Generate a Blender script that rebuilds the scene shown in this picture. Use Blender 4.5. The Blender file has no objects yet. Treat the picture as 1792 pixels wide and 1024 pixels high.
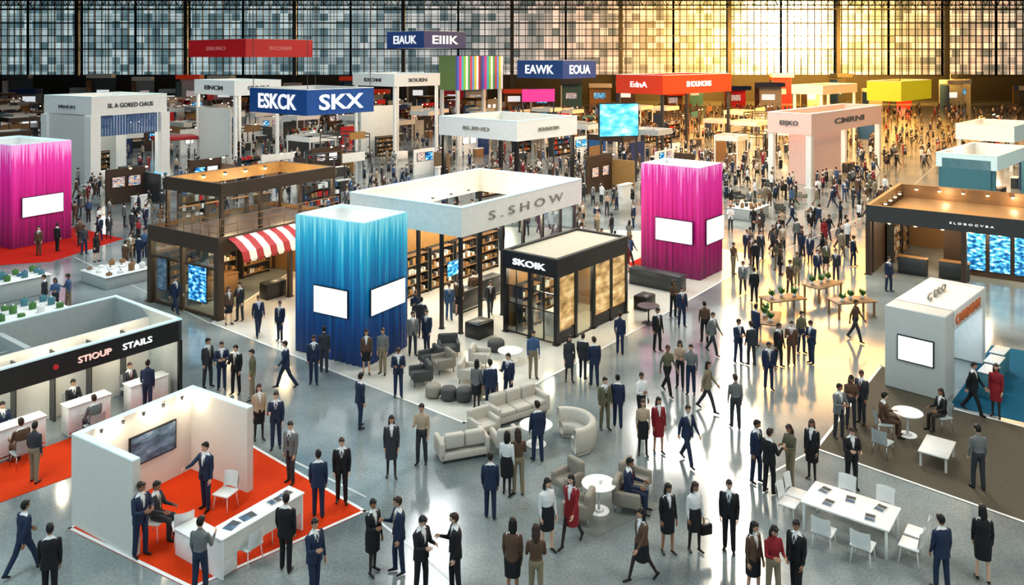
import bpy, bmesh, math, random
from math import sin, cos, pi, radians, atan2, sqrt
from mathutils import Vector, Matrix
random.seed(11)
R = random.Random(5)
scene = bpy.context.scene
COL = scene.collection
FL, HC, HY, CX = 1400.0, 12.0, 100.0, 896.0

def G(px, py):
    Y = FL*HC/(py-HY)
    return Vector(((px-CX)*Y/FL, Y, 0))
def lin(c):
    out = []
    for x in c[:3]:
        x = x/255.0
        out.append(x/12.92 if x <= .04045 else ((x+.055)/1.055)**2.4)
    return (out[0], out[1], out[2], 1)

# ------------------------------------------------------------ materials
def M(name, col, rough=.5, metal=0, emit=0, ecol=None, var=.12, scale=4, spec=.5, alpha=1, bump=0):
    m = bpy.data.materials.new(name); m.use_nodes = True
    nt = m.node_tree; b = nt.nodes['Principled BSDF']
    tc = nt.nodes.new('ShaderNodeTexCoord'); nz = nt.nodes.new('ShaderNodeTexNoise')
    nz.inputs['Scale'].default_value = scale; nz.inputs['Detail'].default_value = 3
    nt.links.new(tc.outputs['Object'], nz.inputs['Vector'])
    mx = nt.nodes.new('ShaderNodeMix'); mx.data_type = 'RGBA'
    c = lin(col)
    mx.inputs['A'].default_value = tuple(max(0, x*(1-var)) for x in c[:3])+(1,)
    mx.inputs['B'].default_value = tuple(min(1, x*(1+var)) for x in c[:3])+(1,)
    nt.links.new(nz.outputs['Fac'], mx.inputs['Factor'])
    nt.links.new(mx.outputs['Result'], b.inputs['Base Color'])
    b.inputs['Roughness'].default_value = rough; b.inputs['Metallic'].default_value = metal
    b.inputs['Specular IOR Level'].default_value = spec
    b.inputs['Alpha'].default_value = alpha
    if emit:
        b.inputs['Emission Color'].default_value = lin(ecol or col)
        b.inputs['Emission Strength'].default_value = emit
    if bump:
        bp = nt.nodes.new('ShaderNodeBump'); bp.inputs['Strength'].default_value = bump
        nz2 = nt.nodes.new('ShaderNodeTexNoise'); nz2.inputs['Scale'].default_value = scale*12
        nt.links.new(tc.outputs['Object'], nz2.inputs['Vector'])
        nt.links.new(nz2.outputs['Fac'], bp.inputs['Height']); nt.links.new(bp.outputs['Normal'], b.inputs['Normal'])
    return m

def screen_mat(name, stops, scale, emit):
    m = bpy.data.materials.new(name); m.use_nodes = True
    nt = m.node_tree; b = nt.nodes['Principled BSDF']; L = nt.links.new
    tc = nt.nodes.new('ShaderNodeTexCoord'); mp = nt.nodes.new('ShaderNodeMapping'); mp.inputs['Scale'].default_value = (1, 1, 2.2)
    nz = nt.nodes.new('ShaderNodeTexNoise'); nz.inputs['Scale'].default_value = scale; nz.inputs['Detail'].default_value = 5
    L(tc.outputs['Object'], mp.inputs[0]); L(mp.outputs[0], nz.inputs['Vector'])
    cr = nt.nodes.new('ShaderNodeValToRGB'); cr.color_ramp.elements[0].position = stops[0][0]; cr.color_ramp.elements[0].color = lin(stops[0][1])
    cr.color_ramp.elements[1].position = stops[-1][0]; cr.color_ramp.elements[1].color = lin(stops[-1][1])
    for p, c in stops[1:-1]: e = cr.color_ramp.elements.new(p); e.color = lin(c)
    L(nz.outputs['Fac'], cr.inputs[0]); L(cr.outputs[0], b.inputs['Base Color']); L(cr.outputs[0], b.inputs['Emission Color'])
    b.inputs['Emission Strength'].default_value = emit; b.inputs['Roughness'].default_value = .2
    return m

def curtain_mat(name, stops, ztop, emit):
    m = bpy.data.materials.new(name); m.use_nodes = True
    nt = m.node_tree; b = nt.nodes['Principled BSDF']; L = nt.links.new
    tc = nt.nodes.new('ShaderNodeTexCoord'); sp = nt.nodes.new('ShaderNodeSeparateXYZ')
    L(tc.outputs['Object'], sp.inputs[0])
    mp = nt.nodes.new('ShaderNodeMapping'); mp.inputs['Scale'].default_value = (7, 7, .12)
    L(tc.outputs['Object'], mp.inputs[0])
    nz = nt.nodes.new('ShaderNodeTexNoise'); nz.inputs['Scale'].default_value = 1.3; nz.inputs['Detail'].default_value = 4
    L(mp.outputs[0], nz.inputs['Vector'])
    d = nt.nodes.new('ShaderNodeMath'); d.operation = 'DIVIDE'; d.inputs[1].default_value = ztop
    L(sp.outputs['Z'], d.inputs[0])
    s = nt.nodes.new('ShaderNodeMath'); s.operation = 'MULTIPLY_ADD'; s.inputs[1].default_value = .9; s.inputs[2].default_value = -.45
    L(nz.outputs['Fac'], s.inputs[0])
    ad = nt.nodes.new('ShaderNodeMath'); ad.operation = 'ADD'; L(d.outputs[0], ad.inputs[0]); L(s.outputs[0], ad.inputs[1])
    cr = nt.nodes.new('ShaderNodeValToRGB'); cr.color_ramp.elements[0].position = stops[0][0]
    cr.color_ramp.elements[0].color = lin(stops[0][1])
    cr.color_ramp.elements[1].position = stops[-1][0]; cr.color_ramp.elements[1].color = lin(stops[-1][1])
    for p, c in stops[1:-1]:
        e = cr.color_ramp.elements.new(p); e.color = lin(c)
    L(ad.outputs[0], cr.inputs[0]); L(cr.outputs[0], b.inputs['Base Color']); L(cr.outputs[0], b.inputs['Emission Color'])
    b.inputs['Emission Strength'].default_value = emit  # emission paints the inner lamps' glow into the fabric, brightest at the top
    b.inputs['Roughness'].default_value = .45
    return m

def floor_mat():
    m = bpy.data.materials.new('polished_concrete'); m.use_nodes = True
    nt = m.node_tree; b = nt.nodes['Principled BSDF']; L = nt.links.new
    tc = nt.nodes.new('ShaderNodeTexCoord')
    n1 = nt.nodes.new('ShaderNodeTexNoise'); n1.inputs['Scale'].default_value = .35; n1.inputs['Detail'].default_value = 8
    n2 = nt.nodes.new('ShaderNodeTexNoise'); n2.inputs['Scale'].default_value = 14; n2.inputs['Detail'].default_value = 4
    L(tc.outputs['Object'], n1.inputs['Vector']); L(tc.outputs['Object'], n2.inputs['Vector'])
    cr = nt.nodes.new('ShaderNodeValToRGB'); cr.color_ramp.elements[0].position = .3; cr.color_ramp.elements[1].position = .7
    cr.color_ramp.elements[0].color = lin((96, 108, 111)); cr.color_ramp.elements[1].color = lin((148, 157, 156))
    L(n1.outputs['Fac'], cr.inputs[0])
    mx = nt.nodes.new('ShaderNodeMix'); mx.data_type = 'RGBA'; mx.blend_type = 'OVERLAY'; mx.inputs['Factor'].default_value = .45
    L(cr.outputs[0], mx.inputs['A']); L(n2.outputs['Fac'], mx.inputs['B'])
    L(mx.outputs['Result'], b.inputs['Base Color'])
    rr = nt.nodes.new('ShaderNodeMapRange'); rr.inputs['To Min'].default_value = .07; rr.inputs['To Max'].default_value = .2
    L(n1.outputs['Fac'], rr.inputs['Value']); L(rr.outputs[0], b.inputs['Roughness'])
    b.inputs['Specular IOR Level'].default_value = 1.0
    return m

white = M('white_laminate', (226, 228, 226), .4)
offwhite = M('offwhite_panel', (204, 206, 202), .5)
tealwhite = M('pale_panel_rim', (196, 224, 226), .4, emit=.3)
lgray = M('light_grey_panel', (160, 168, 168), .5)
dgray = M('dark_grey_metal', (48, 52, 54), .4)
black = M('black_metal', (18, 19, 21), .35)
brown = M('dark_wood', (58, 42, 30), .45, var=.3, scale=9)
tan = M('tan_wood', (132, 98, 62), .5, var=.25, scale=9)
brass = M('warm_panel', (158, 120, 70), .4, var=.25)
chrome = M('chrome', (200, 202, 205), .2, 1)
orange = M('orange_carpet', (200, 54, 14), .9, var=.15, scale=12, spec=.1, bump=.2)
redc = M('red_carpet', (180, 30, 18), .9, var=.15, scale=12, spec=.1)
bluec = M('blue_carpet', (22, 84, 112), .9, var=.15, scale=12, spec=.1)
brownc = M('brown_carpet', (80, 74, 62), .85, var=.2, scale=10, spec=.2, bump=.2)
tile = M('white_floor_tile', (206, 204, 194), .18, var=.06)
screenw = M('white_screen', (240, 244, 246), .3, emit=.7, ecol=(235, 243, 250))
screenb = screen_mat('blue_screen', [(.3,(6,24,60)),(.45,(20,90,160)),(.55,(70,180,225)),(.66,(210,240,250))], 3.2, .9)
screenm = screen_mat('colour_screen', [(.3,(14,30,70)),(.42,(40,120,170)),(.5,(220,140,60)),(.6,(120,190,200)),(.7,(245,240,230))], 3.6, .8)
screeng = screen_mat('grey_screen', [(.3,(40,56,72)),(.6,(90,116,140)),(.75,(150,170,186))], 2.4, .25)
lamp = M('lamp_glow', (255, 225, 170), .3, emit=18, ecol=(255, 205, 130))
lampw = M('lamp_white', (255, 250, 240), .3, emit=12, ecol=(255, 240, 215))
navy = M('navy_sign_panel', (12, 62, 124), .4, emit=.2)  # emission stands in for light missing in the far hall
navy2 = M('deep_navy_panel', (10, 42, 92), .4, emit=.05)
reds = M('red_sign_panel', (178, 26, 34), .45, emit=.25)  # glow put into the panel colour, since the back area is dim
redo = M('orange_red_sign', (206, 52, 18), .45, emit=.25)
yel = M('lime_sign_panel', (190, 184, 26), .45, emit=.25)
pinkw = M('pinkish_white_panel', (220, 186, 176), .45, emit=.08)
letw = M('white_lettering', (245, 247, 250), .4, emit=.6)
letd = M('dark_lettering', (60, 66, 72), .4)
leto = M('orange_lettering', (190, 96, 40), .4, emit=.1)
letg = M('grey_lettering', (138, 134, 122), .4)
redst = M('red_awning', (170, 18, 24), .6)
whst = M('cream_awning', (236, 226, 210), .6, emit=.1)
sofa_l = M('pale_grey_upholstery', (188, 183, 172), .8, var=.1, scale=8, bump=.15)
sofa_d = M('charcoal_upholstery', (66, 68, 68), .8, var=.15, scale=8, bump=.15)
sofa_m = M('taupe_upholstery', (138, 132, 120), .8, var=.12, scale=8, bump=.15)
green = M('green_leaf', (60, 110, 50), .6, var=.3)
teal = M('teal_panel', (60, 116, 130), .5)
pinkp = M('pink_panel', (214, 40, 130), .5, emit=.3)
paper = M('paper_print', (205, 205, 200), .6, var=.4, scale=30)
bluebl = M('blue_banner', (35, 86, 140), .5)
def glass():
    m = bpy.data.materials.new('clear_glass'); m.use_nodes = True
    nt = m.node_tree; nt.nodes.clear(); L = nt.links.new
    o = nt.nodes.new('ShaderNodeOutputMaterial'); t = nt.nodes.new('ShaderNodeBsdfTransparent'); g = nt.nodes.new('ShaderNodeBsdfGlossy')
    nz = nt.nodes.new('ShaderNodeTexNoise'); nz.inputs['Scale'].default_value = 2
    mr = nt.nodes.new('ShaderNodeMapRange'); mr.inputs['To Min'].default_value = .08; mr.inputs['To Max'].default_value = .22
    t.inputs[0].default_value = (.82, .88, .88, 1); g.inputs['Roughness'].default_value = .05
    mx = nt.nodes.new('ShaderNodeMixShader'); L(nz.outputs['Fac'], mr.inputs['Value']); L(mr.outputs[0], mx.inputs[0])
    L(t.outputs[0], mx.inputs[1]); L(g.outputs[0], mx.inputs[2]); L(mx.outputs[0], o.inputs[0])
    return m
glassm = glass()
def hallglass():
    m = bpy.data.materials.new('hall_window_glass'); m.use_nodes = True
    nt = m.node_tree; nt.nodes.clear(); L = nt.links.new
    o = nt.nodes.new('ShaderNodeOutputMaterial'); t = nt.nodes.new('ShaderNodeBsdfTransparent'); d = nt.nodes.new('ShaderNodeBsdfGlossy')
    tc = nt.nodes.new('ShaderNodeTexCoord'); mp = nt.nodes.new('ShaderNodeMapping'); mp.inputs['Rotation'].default_value = (pi/2, 0, 0)
    L(tc.outputs['Object'], mp.inputs[0])
    br = nt.nodes.new('ShaderNodeTexBrick'); br.offset = 0; br.inputs['Scale'].default_value = 1
    br.inputs['Brick Width'].default_value = 2.2; br.inputs['Row Height'].default_value = 2.0; br.inputs['Mortar Size'].default_value = 0
    br.inputs['Color1'].default_value = (.38, .47, .50, 1); br.inputs['Color2'].default_value = (1, 1, 1, 1)
    L(mp.outputs[0], br.inputs['Vector'])
    L(br.outputs['Color'], t.inputs[0])
    mx = nt.nodes.new('ShaderNodeMixShader'); mx.inputs[0].default_value = .05
    L(t.outputs[0], mx.inputs[1]); L(d.outputs[0], mx.inputs[2]); L(mx.outputs[0], o.inputs[0])
    return m
hglass = hallglass()

# ------------------------------------------------------------ mesh builder
class MB:
    def __init__(s): s.v = []; s.f = []; s.m = []; s.sm = []; s.mats = []
    def mi(s, mat):
        if mat not in s.mats: s.mats.append(mat)
        return s.mats.index(mat)
    def add(s, vs, fs, mat, smooth=False):
        o = len(s.v); i = s.mi(mat)
        s.v += [tuple(v) for v in vs]
        for f in fs: s.f.append([o+k for k in f]); s.m.append(i); s.sm.append(smooth)
        return s
    def box(s, x0, x1, y0, y1, z0, z1, mat):
        vs = [(x0,y0,z0),(x1,y0,z0),(x1,y1,z0),(x0,y1,z0),(x0,y0,z1),(x1,y0,z1),(x1,y1,z1),(x0,y1,z1)]
        return s.add(vs, [(0,3,2,1),(4,5,6,7),(0,1,5,4),(1,2,6,5),(2,3,7,6),(3,0,4,7)], mat)
    def rbox(s, x0, x1, y0, y1, z0, z1, mat, r=.03, seg=2, rz=0, c=None):
        bm = bmesh.new(); bmesh.ops.create_cube(bm, size=1)
        for v in bm.verts:
            v.co = Vector(((x0+x1)/2+v.co.x*(x1-x0), (y0+y1)/2+v.co.y*(y1-y0), (z0+z1)/2+v.co.z*(z1-z0)))
        bmesh.ops.bevel(bm, geom=bm.edges[:], offset=r, segments=seg, affect='EDGES', profile=.5)
        if rz:
            cc = Vector(c or ((x0+x1)/2, (y0+y1)/2, 0)); mt = Matrix.Translation(cc) @ Matrix.Rotation(rz, 4, 'Z') @ Matrix.Translation(-cc)
            bmesh.ops.transform(bm, matrix=mt, verts=bm.verts[:])
        bm.verts.index_update()
        s.add([v.co for v in bm.verts], [[v.index for v in f.verts] for f in bm.faces], mat, True); bm.free(); return s
    def prism(s, poly, z0, z1, mat):
        n = len(poly); vs = [(p[0],p[1],z0) for p in poly]+[(p[0],p[1],z1) for p in poly]
        fs = [list(range(n-1,-1,-1)), list(range(n, 2*n))]+[(i,(i+1)%n,n+(i+1)%n,n+i) for i in range(n)]
        return s.add(vs, fs, mat)
    def cyl(s, p0, p1, r0, r1, mat, n=12, smooth=True):
        p0 = Vector(p0); p1 = Vector(p1); d = (p1-p0).normalized()
        a = d.orthogonal().normalized(); b = d.cross(a)
        vs = []
        for p, r in ((p0, r0), (p1, r1)):
            for i in range(n):
                t = 2*pi*i/n; vs.append(p+(a*cos(t)+b*sin(t))*r)
        o = len(s.v)
        s.add(vs, [(i,(i+1)%n,n+(i+1)%n,n+i) for i in range(n)], mat, smooth)
        i = s.mi(mat)
        s.f.append([o+k for k in range(n-1,-1,-1)]); s.m.append(i); s.sm.append(False)
        s.f.append([o+n+k for k in range(n)]); s.m.append(i); s.sm.append(False)
        return s
    def cap(s, p0, p1, r0, r1, mat, n=8, k=3):
        p0 = Vector(p0); p1 = Vector(p1); d = (p1-p0)
        if d.length < 1e-6: d = Vector((0,0,1e-4))
        d.normalize(); a = d.orthogonal().normalized(); b = d.cross(a)
        rings = []
        for j in range(1, k+1):
            t = -pi/2+pi/2*j/k; rings.append((p0+d*r0*sin(t), r0*cos(t)))
        for j in range(0, k):
            t = pi/2*j/k; rings.append((p1+d*r1*sin(t), r1*cos(t)))
        vs = [p0-d*r0]
        for c, r in rings:
            for i in range(n):
                t = 2*pi*i/n; vs.append(c+(a*cos(t)+b*sin(t))*r)
        vs.append(p1+d*r1); fs = []
        for i in range(n): fs.append((0, 1+(i+1)%n, 1+i))
        for j in range(len(rings)-1):
            for i in range(n):
                q = 1+j*n; fs.append((q+i, q+(i+1)%n, q+n+(i+1)%n, q+n+i))
        q = 1+(len(rings)-1)*n; last = len(vs)-1
        for i in range(n): fs.append((q+i, q+(i+1)%n, last))
        return s.add(vs, fs, mat, True)
    def ell(s, c, r, mat, n=14, k=9, fn=None, keep=None):
        vs = []; fs = []
        for j in range(k+1):
            t = -pi/2+pi*j/k
            for i in range(n):
                p = 2*pi*i/n; x, y, z = cos(t)*cos(p), cos(t)*sin(p), sin(t)
                if fn: x, y, z = fn(x, y, z)
                vs.append((c[0]+x*r[0], c[1]+y*r[1], c[2]+z*r[2]))
        for j in range(k):
            for i in range(n):
                f = (j*n+i, j*n+(i+1)%n, (j+1)*n+(i+1)%n, (j+1)*n+i)
                if keep:
                    m = [sum(vs[q][w] for q in f)/4-c[w] for w in range(3)]
                    if not keep(*m): continue
                fs.append(f)
        return s.add(vs, fs, mat, True)
    def loft(s, rings, mat, n=20, skip=None, caps=True):
        vs = []; fs = []
        for (cx, cy, cz, rx, ry) in rings:
            for i in range(n):
                t = 2*pi*i/n
                c_, s_ = cos(t), sin(t)
                vs.append((cx+rx*(abs(c_)**.85)*(1 if c_ >= 0 else -1), cy+ry*(abs(s_)**.85)*(1 if s_ >= 0 else -1), cz))
        for j in range(len(rings)-1):
            for i in range(n):
                if skip and skip(j, (i+.5)/n*2*pi): continue
                fs.append((j*n+i, j*n+(i+1)%n, (j+1)*n+(i+1)%n, (j+1)*n+i))
        if caps:
            fs.append(list(range(n-1,-1,-1))); fs.append([(len(rings)-1)*n+i for i in range(n)])
        return s.add(vs, fs, mat, True)
    def mesh(s, name='m'):
        me = bpy.data.meshes.new(name); me.from_pydata(s.v, [], s.f)
        for m in s.mats: me.materials.append(m)
        me.polygons.foreach_set('material_index', s.m); me.polygons.foreach_set('use_smooth', s.sm); me.update()
        return me

def link(o, parent=None, label=None, category=None, group=None, kind=None):
    COL.objects.link(o)
    if parent: o.parent = parent
    if label: o['label'] = label
    if category: o['category'] = category
    if group: o['group'] = group
    if kind: o['kind'] = kind
    return o
def ob(name, mb, parent=None, loc=(0,0,0), rot=0, **kw):
    o = bpy.data.objects.new(name, mb.mesh(name) if isinstance(mb, MB) else mb)
    o.location = loc; o.rotation_euler = (0, 0, rot)
    return link(o, parent, **kw)
def empty(name, loc, rot, label, category, group=None, kind=None):
    o = bpy.data.objects.new(name, None); o.empty_display_size = .3
    o.location = loc; o.rotation_euler = (0, 0, rot)
    return link(o, None, label, category, group, kind)
def text(s, w, h, mat, parent, loc, face='r', ext=.03, bold=.02):
    cu = bpy.data.curves.new('lettering', 'FONT'); cu.body = s; cu.extrude = .04; cu.offset = bold; cu.resolution_u = 3
    t = bpy.data.objects.new('tmp', cu); COL.objects.link(t); bpy.context.view_layer.update()
    me = bpy.data.meshes.new_from_object(t.evaluated_get(bpy.context.evaluated_depsgraph_get()))
    bpy.data.objects.remove(t)
    xs = [v.co.x for v in me.vertices]; ys = [v.co.y for v in me.vertices]
    x0, x1, y0, y1 = min(xs), max(xs), min(ys), max(ys)
    for v in me.vertices:
        v.co.x = (v.co.x-(x0+x1)/2)*w/(x1-x0); v.co.y = (v.co.y-(y0+y1)/2)*h/(y1-y0); v.co.z = v.co.z/.04*ext
    me.materials.clear(); me.materials.append(mat)
    o = bpy.data.objects.new('lettering', me); o.location = loc
    o.rotation_euler = (pi/2, 0, 0 if face == 'r' else -pi/2)
    return link(o, parent, label='letters reading ' + s)

FOOT = []   # footprints (origin, ang, lu, lv)
def fit(Fx, Fy, adeg, Lx, Rx, Yg=None):
    f = G(Fx, Fy); a = radians(adeg); u = Vector((cos(a), sin(a))); v = Vector((-sin(a), cos(a)))
    def solve(px, d):
        k = (px-CX)/FL
        return (k*f.y-f.x)/(d.x-k*d.y)
    return f, a, solve(Rx, u), solve(Lx, v)
def zat(Fy, ytop):
    return HC-(ytop-HY)*(FL*HC/(Fy-HY))/FL
def reg(f, a, lu, lv, m=.25): FOOT.append((f.copy(), a, lu, lv, m))
def inside(x, y, extra=0):
    for f, a, lu, lv, m in FOOT:
        dx, dy = x-f.x, y-f.y
        p = dx*cos(a)+dy*sin(a); q = -dx*sin(a)+dy*cos(a)
        if -m-extra < p < lu+m+extra and -m-extra < q < lv+m+extra: return True
    return False
def loc2w(f, a, x, y, z=0): return (f.x+x*cos(a)-y*sin(a), f.y+x*sin(a)+y*cos(a), z)
def up(f, z=.013): return Vector((f.x, f.y, z))

def ringmesh(lu, lv, z0, z1, t, mat, inner=None, top=None):
    mb = MB(); inner = inner or mat
    for (x0,x1,y0,y1) in ((0,lu,0,t),(0,lu,lv-t,lv),(0,t,t,lv-t),(lu-t,lu,t,lv-t)):
        mb.box(x0,x1,y0,y1,z0,z1,mat)
    if inner is not mat:
        e = .015
        for (x0,x1,y0,y1) in ((t,lu-t,t,t+e),(t,lu-t,lv-t-e,lv-t),(t,t+e,t+e,lv-t-e),(lu-t-e,lu-t,t+e,lv-t-e)):
            mb.box(x0,x1,y0,y1,z0+.01,z1-.01,inner)
    if top:
        e = .02
        for (x0,x1,y0,y1) in ((-.02,lu+.02,-.02,t+.02),(-.02,lu+.02,lv-t-.02,lv+.02),(-.02,t+.02,t,lv-t),(lu-t-.02,lu+.02,t,lv-t)):
            mb.box(x0,x1,y0,y1,z1,z1+e*2,top)
    return mb
def posts(bo, pts, r, z0, z1, mat):
    for (x, y) in pts:
        mb = MB(); mb.box(-r, r, -r, r, z0, z1, mat); mb.box(-r*1.5, r*1.5, -r*1.5, r*1.5, z0, z0+.04, mat)
        ob('post', mb, bo, loc=(x, y, 0))
def screen(bo, cx, cz, w, h, plane, face, mat, name='screen', fr=black):
    mb = MB(); t = .05
    if face == 'r':
        mb.box(cx-w/2-.04, cx+w/2+.04, plane-t, plane, cz-h/2-.04, cz+h/2+.04, fr)
        mb.box(cx-w/2, cx+w/2, plane-t-.012, plane-t, cz-h/2, cz+h/2, mat)
    else:
        mb.box(plane-t, plane, cx-w/2-.04, cx+w/2+.04, cz-h/2-.04, cz+h/2+.04, fr)
        mb.box(plane-t-.012, plane-t, cx-w/2, cx+w/2, cz-h/2, cz+h/2, mat)
    return ob(name, mb, bo)
def spots(bo, pts, mat=lamp, r=.09):
    for p in pts:
        mb = MB(); mb.cyl((0,0,.02), (0,0,.12), r*.7, r*1.1, dgray, 10); mb.ell((0,0,0), (r,r,r*.6), mat, 10, 6)
        ob('spotlight', mb, bo, loc=p)
def plight(loc, power, col, rad=.3):
    l = bpy.data.lights.new('light', 'POINT'); l.energy = power*1.7; l.color = col; l.shadow_soft_size = rad
    o = bpy.data.objects.new('booth_light', l); o.location = loc; COL.objects.link(o)

# ------------------------------------------------------------ room
fm = floor_mat()
ob('floor', MB().box(-148, 148, -4, 222, -.2, 0, fm), kind='structure')
wallm = M('dark_wall', (56, 58, 56), .7)
YB = 220
mull = M('dark_mullion', (34, 40, 42), .5)
mb = MB(); mb.box(-148, 148, YB, YB+.6, 0, 7, wallm)
ob('wall_back', mb, kind='structure')
bays = [-148+i*14.8 for i in range(21)]
for i in range(20):
    x0, x1 = bays[i], bays[i+1]; mb = MB()
    for k in range(0, 9):
        x = x0+(x1-x0)*k/8; w = .26 if k in (0, 8) else .08
        mb.box(x-w, x+w, YB-.1, YB+.35, 7, 29, mull)
    zz = 7; j = 0
    while zz < 29:
        mb.box(x0, x1, YB-.05, YB+.3, zz-(.18 if j % 4 == 0 else .07), zz+(.18 if j % 4 == 0 else .07), mull); zz += 1.8; j += 1
    for k in range(5):
        x = x0+1.3+(x1-x0)*k/5+R.uniform(-.3, .3); mb.box(x-.05, x+.05, YB-1.2, YB-1.05, 7, 29, mull)
    for z in (9.3, 13.6, 17.9, 22.4): mb.box(x0, x1, YB-1.2, YB-1.05, z-.06, z+.06, mull)
    mb.box(x0, x1, YB+.12, YB+.14, 7, 29, hglass)
    ob('window_%d' % (i+1), mb, kind='structure')
for i, x in enumerate(bays[::2]):
    mb = MB(); mb.box(x-.5, x+.5, YB-2.6, YB-1.6, 0, 29, dgray)
    for z in range(2, 29, 3): mb.box(x-.65, x+.65, YB-2.7, YB-1.5, z-.1, z+.1, dgray)
    ob('trim_%d' % (i+1), mb, kind='structure')
for nm, x in (('wall_left', -148), ('wall_right', 148)):
    mb = MB(); mb.box(x-.3, x+.3, -4, YB, 0, 29, wallm)
    for k in range(24): mb.box(x-.5, x+.5, k*9, k*9+.5, 0, 29, dgray)
    ob(nm, mb, kind='structure')
ob('ceiling', MB().box(-148, 148, -4, YB+1, 29, 29.4, wallm), kind='structure')
for i, y in enumerate((212, 196, 180, 164)):
    mb = MB(); mb.box(-148, 148, y-.2, y+.2, 27.6, 28.1, mull); mb.box(-148, 148, y-.15, y+.15, 24.6, 24.9, mull)
    for k in range(0, 99):
        x = -148+k*3; mb.cyl((x, y, 24.8), (x+1.5, y, 27.8), .09, .09, mull, 4, False); mb.cyl((x+1.5, y, 27.8), (x+3, y, 24.8), .09, .09, mull, 4, False)
    ob('trim_%d' % (20+i), mb, kind='structure')

# world: hazy sky with low sun glow
w = bpy.data.worlds.new('sky'); scene.world = w; w.use_nodes = True
nt = w.node_tree; nt.nodes.clear(); L = nt.links.new
out = nt.nodes.new('ShaderNodeOutputWorld'); bg = nt.nodes.new('ShaderNodeBackground')
tc = nt.nodes.new('ShaderNodeTexCoord'); sd = Vector((480, 1400, 50)).normalized()
dt = nt.nodes.new('ShaderNodeVectorMath'); dt.operation = 'DOT_PRODUCT'; dt.inputs[1].default_value = sd
nrm = nt.nodes.new('ShaderNodeVectorMath'); nrm.operation = 'NORMALIZE'
L(tc.outputs['Generated'], nrm.inputs[0]); L(nrm.outputs[0], dt.inputs[0])
mxz = nt.nodes.new('ShaderNodeMath'); mxz.operation = 'MAXIMUM'; mxz.inputs[1].default_value = 0; L(dt.outputs['Value'], mxz.inputs[0])
acc = None
def term(p, col):
    global acc
    pw = nt.nodes.new('ShaderNodeMath'); pw.operation = 'POWER'; pw.inputs[1].default_value = p; L(mxz.outputs[0], pw.inputs[0])
    sc = nt.nodes.new('ShaderNodeVectorMath'); sc.operation = 'SCALE'; sc.inputs[0].default_value = col; L(pw.outputs[0], sc.inputs['Scale'])
    if acc is None: acc = sc.outputs[0]
    else:
        ad = nt.nodes.new('ShaderNodeVectorMath'); ad.operation = 'ADD'; L(acc, ad.inputs[0]); L(sc.outputs[0], ad.inputs[1]); acc = ad.outputs[0]
term(0, (.50, .66, .70)); term(18, (1.1, .26, -.12)); term(70, (3.6, 1.35, .0)); term(350, (15, 8.5, 2.2)); term(2000, (56, 44, 24))
L(acc, bg.inputs['Color']); bg.inputs['Strength'].default_value = 1.0; L(bg.outputs[0], out.inputs[0])

def area(loc, sx, sy, power, col, rx=0, rz=0):
    l = bpy.data.lights.new('area_light', 'AREA'); l.shape = 'RECTANGLE'; l.size = sx; l.size_y = sy; l.energy = power; l.color = col
    o = bpy.data.objects.new('area_light', l); o.location = loc; o.rotation_euler = (rx, 0, rz); COL.objects.link(o)
for x in (-45, -15, 15, 45):
    for y in (12, 40, 75, 115):
        c_ = (.84, .97, 1) if x < 0 else (1, .95, .86) if x < 20 else (1, .86, .66)
        if x == 45 and y > 70: c_ = (1, .56, .24)
        if x == 15 and y == 115: c_ = (1, .70, .40)
        area((x, y, 24), 7, 9, 3700 if y < 100 else 3000, c_)
# added unseen light strips, placed for the bright streaks on the floor
area((21, 76, 24.2), 4, 64, 16500, (1, .90, .74), 0, -radians(14))
area((-6, 50, 24.2), 3, 30, 4000, (.95, .98, 1))
area((50, 124, 24), 50, 40, 82000, (1, .40, .07))  # added unseen light, gives the far right crowd its orange cast
area((36, 92, 24), 22, 20, 12000, (1, .54, .20))  # smaller added warm light, carries the orange cast nearer
area((74, 196, 14), 70, 14, 90000, (1, .44, .07), pi/2)      # added unseen flood, imitates the golden sun glow on the window frames

# ------------------------------------------------------------ floors / carpets
def carpet(name, pts, mat, label, z=.012, cat='carpet', rim=None):
    poly = [G(*p) for p in pts]
    ar = sum(poly[i].x*poly[(i+1) % len(poly)].y-poly[(i+1) % len(poly)].x*poly[i].y for i in range(len(poly)))
    if ar < 0: poly.reverse()
    mb = MB(); mb.prism(poly, 0, z, mat)
    if rim:
        n = len(poly)
        for i in range(n):
            a, b = poly[i], poly[(i+1) % n]; d = (b-a).normalized(); nn = Vector((-d.y, d.x, 0))*.09
            mb.add([(a.x,a.y,z+.004),(b.x,b.y,z+.004),(b.x+nn.x,b.y+nn.y,z+.004),(a.x+nn.x,a.y+nn.y,z+.004)], [(0,1,2,3)], rim)
    return ob(name, mb, label=label, category=cat)
carpet('exhibit_platform', [(368,566),(812,742),(1112,580),(1335,452),(1130,405),(640,390)], tile, 'white tiled display platform under the central booths', rim=white, cat='platform')
carpet('carpet', [(118,926),(335,1032),(642,895),(440,778),(300,820)], orange, 'bright orange carpet under the white open booth', rim=white)
carpet('carpet', [(-160,905),(0,880),(125,835),(330,728),(318,695),(0,812),(-160,860)], orange, 'orange carpet strip before the service counters')
carpet('carpet', [(-80,470),(90,458),(216,418),(130,398),(-60,425)], redc, 'red carpet beneath the magenta curtain tower')
carpet('carpet', [(1425,786),(1540,640),(1648,660),(1656,712),(1930,782),(1960,975)], brownc, 'brown grey carpet of the meeting area', rim=white)
carpet('carpet', [(1662,710),(1735,605),(1950,640),(1960,776)], bluec, 'blue carpet inside the pale exhibit booth', z=.016)
carpet('carpet', [(1098,462),(1135,484),(1165,470),(1130,448)], redc, 'dark red carpet beside the magenta tower', z=.02)
carpet('floor_mat', [(950,895),(1050,850),(1160,885),(1045,940)], M('grey_mat', (112,118,114), .8), 'grey mat under the round table group', cat='mat')
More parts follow.
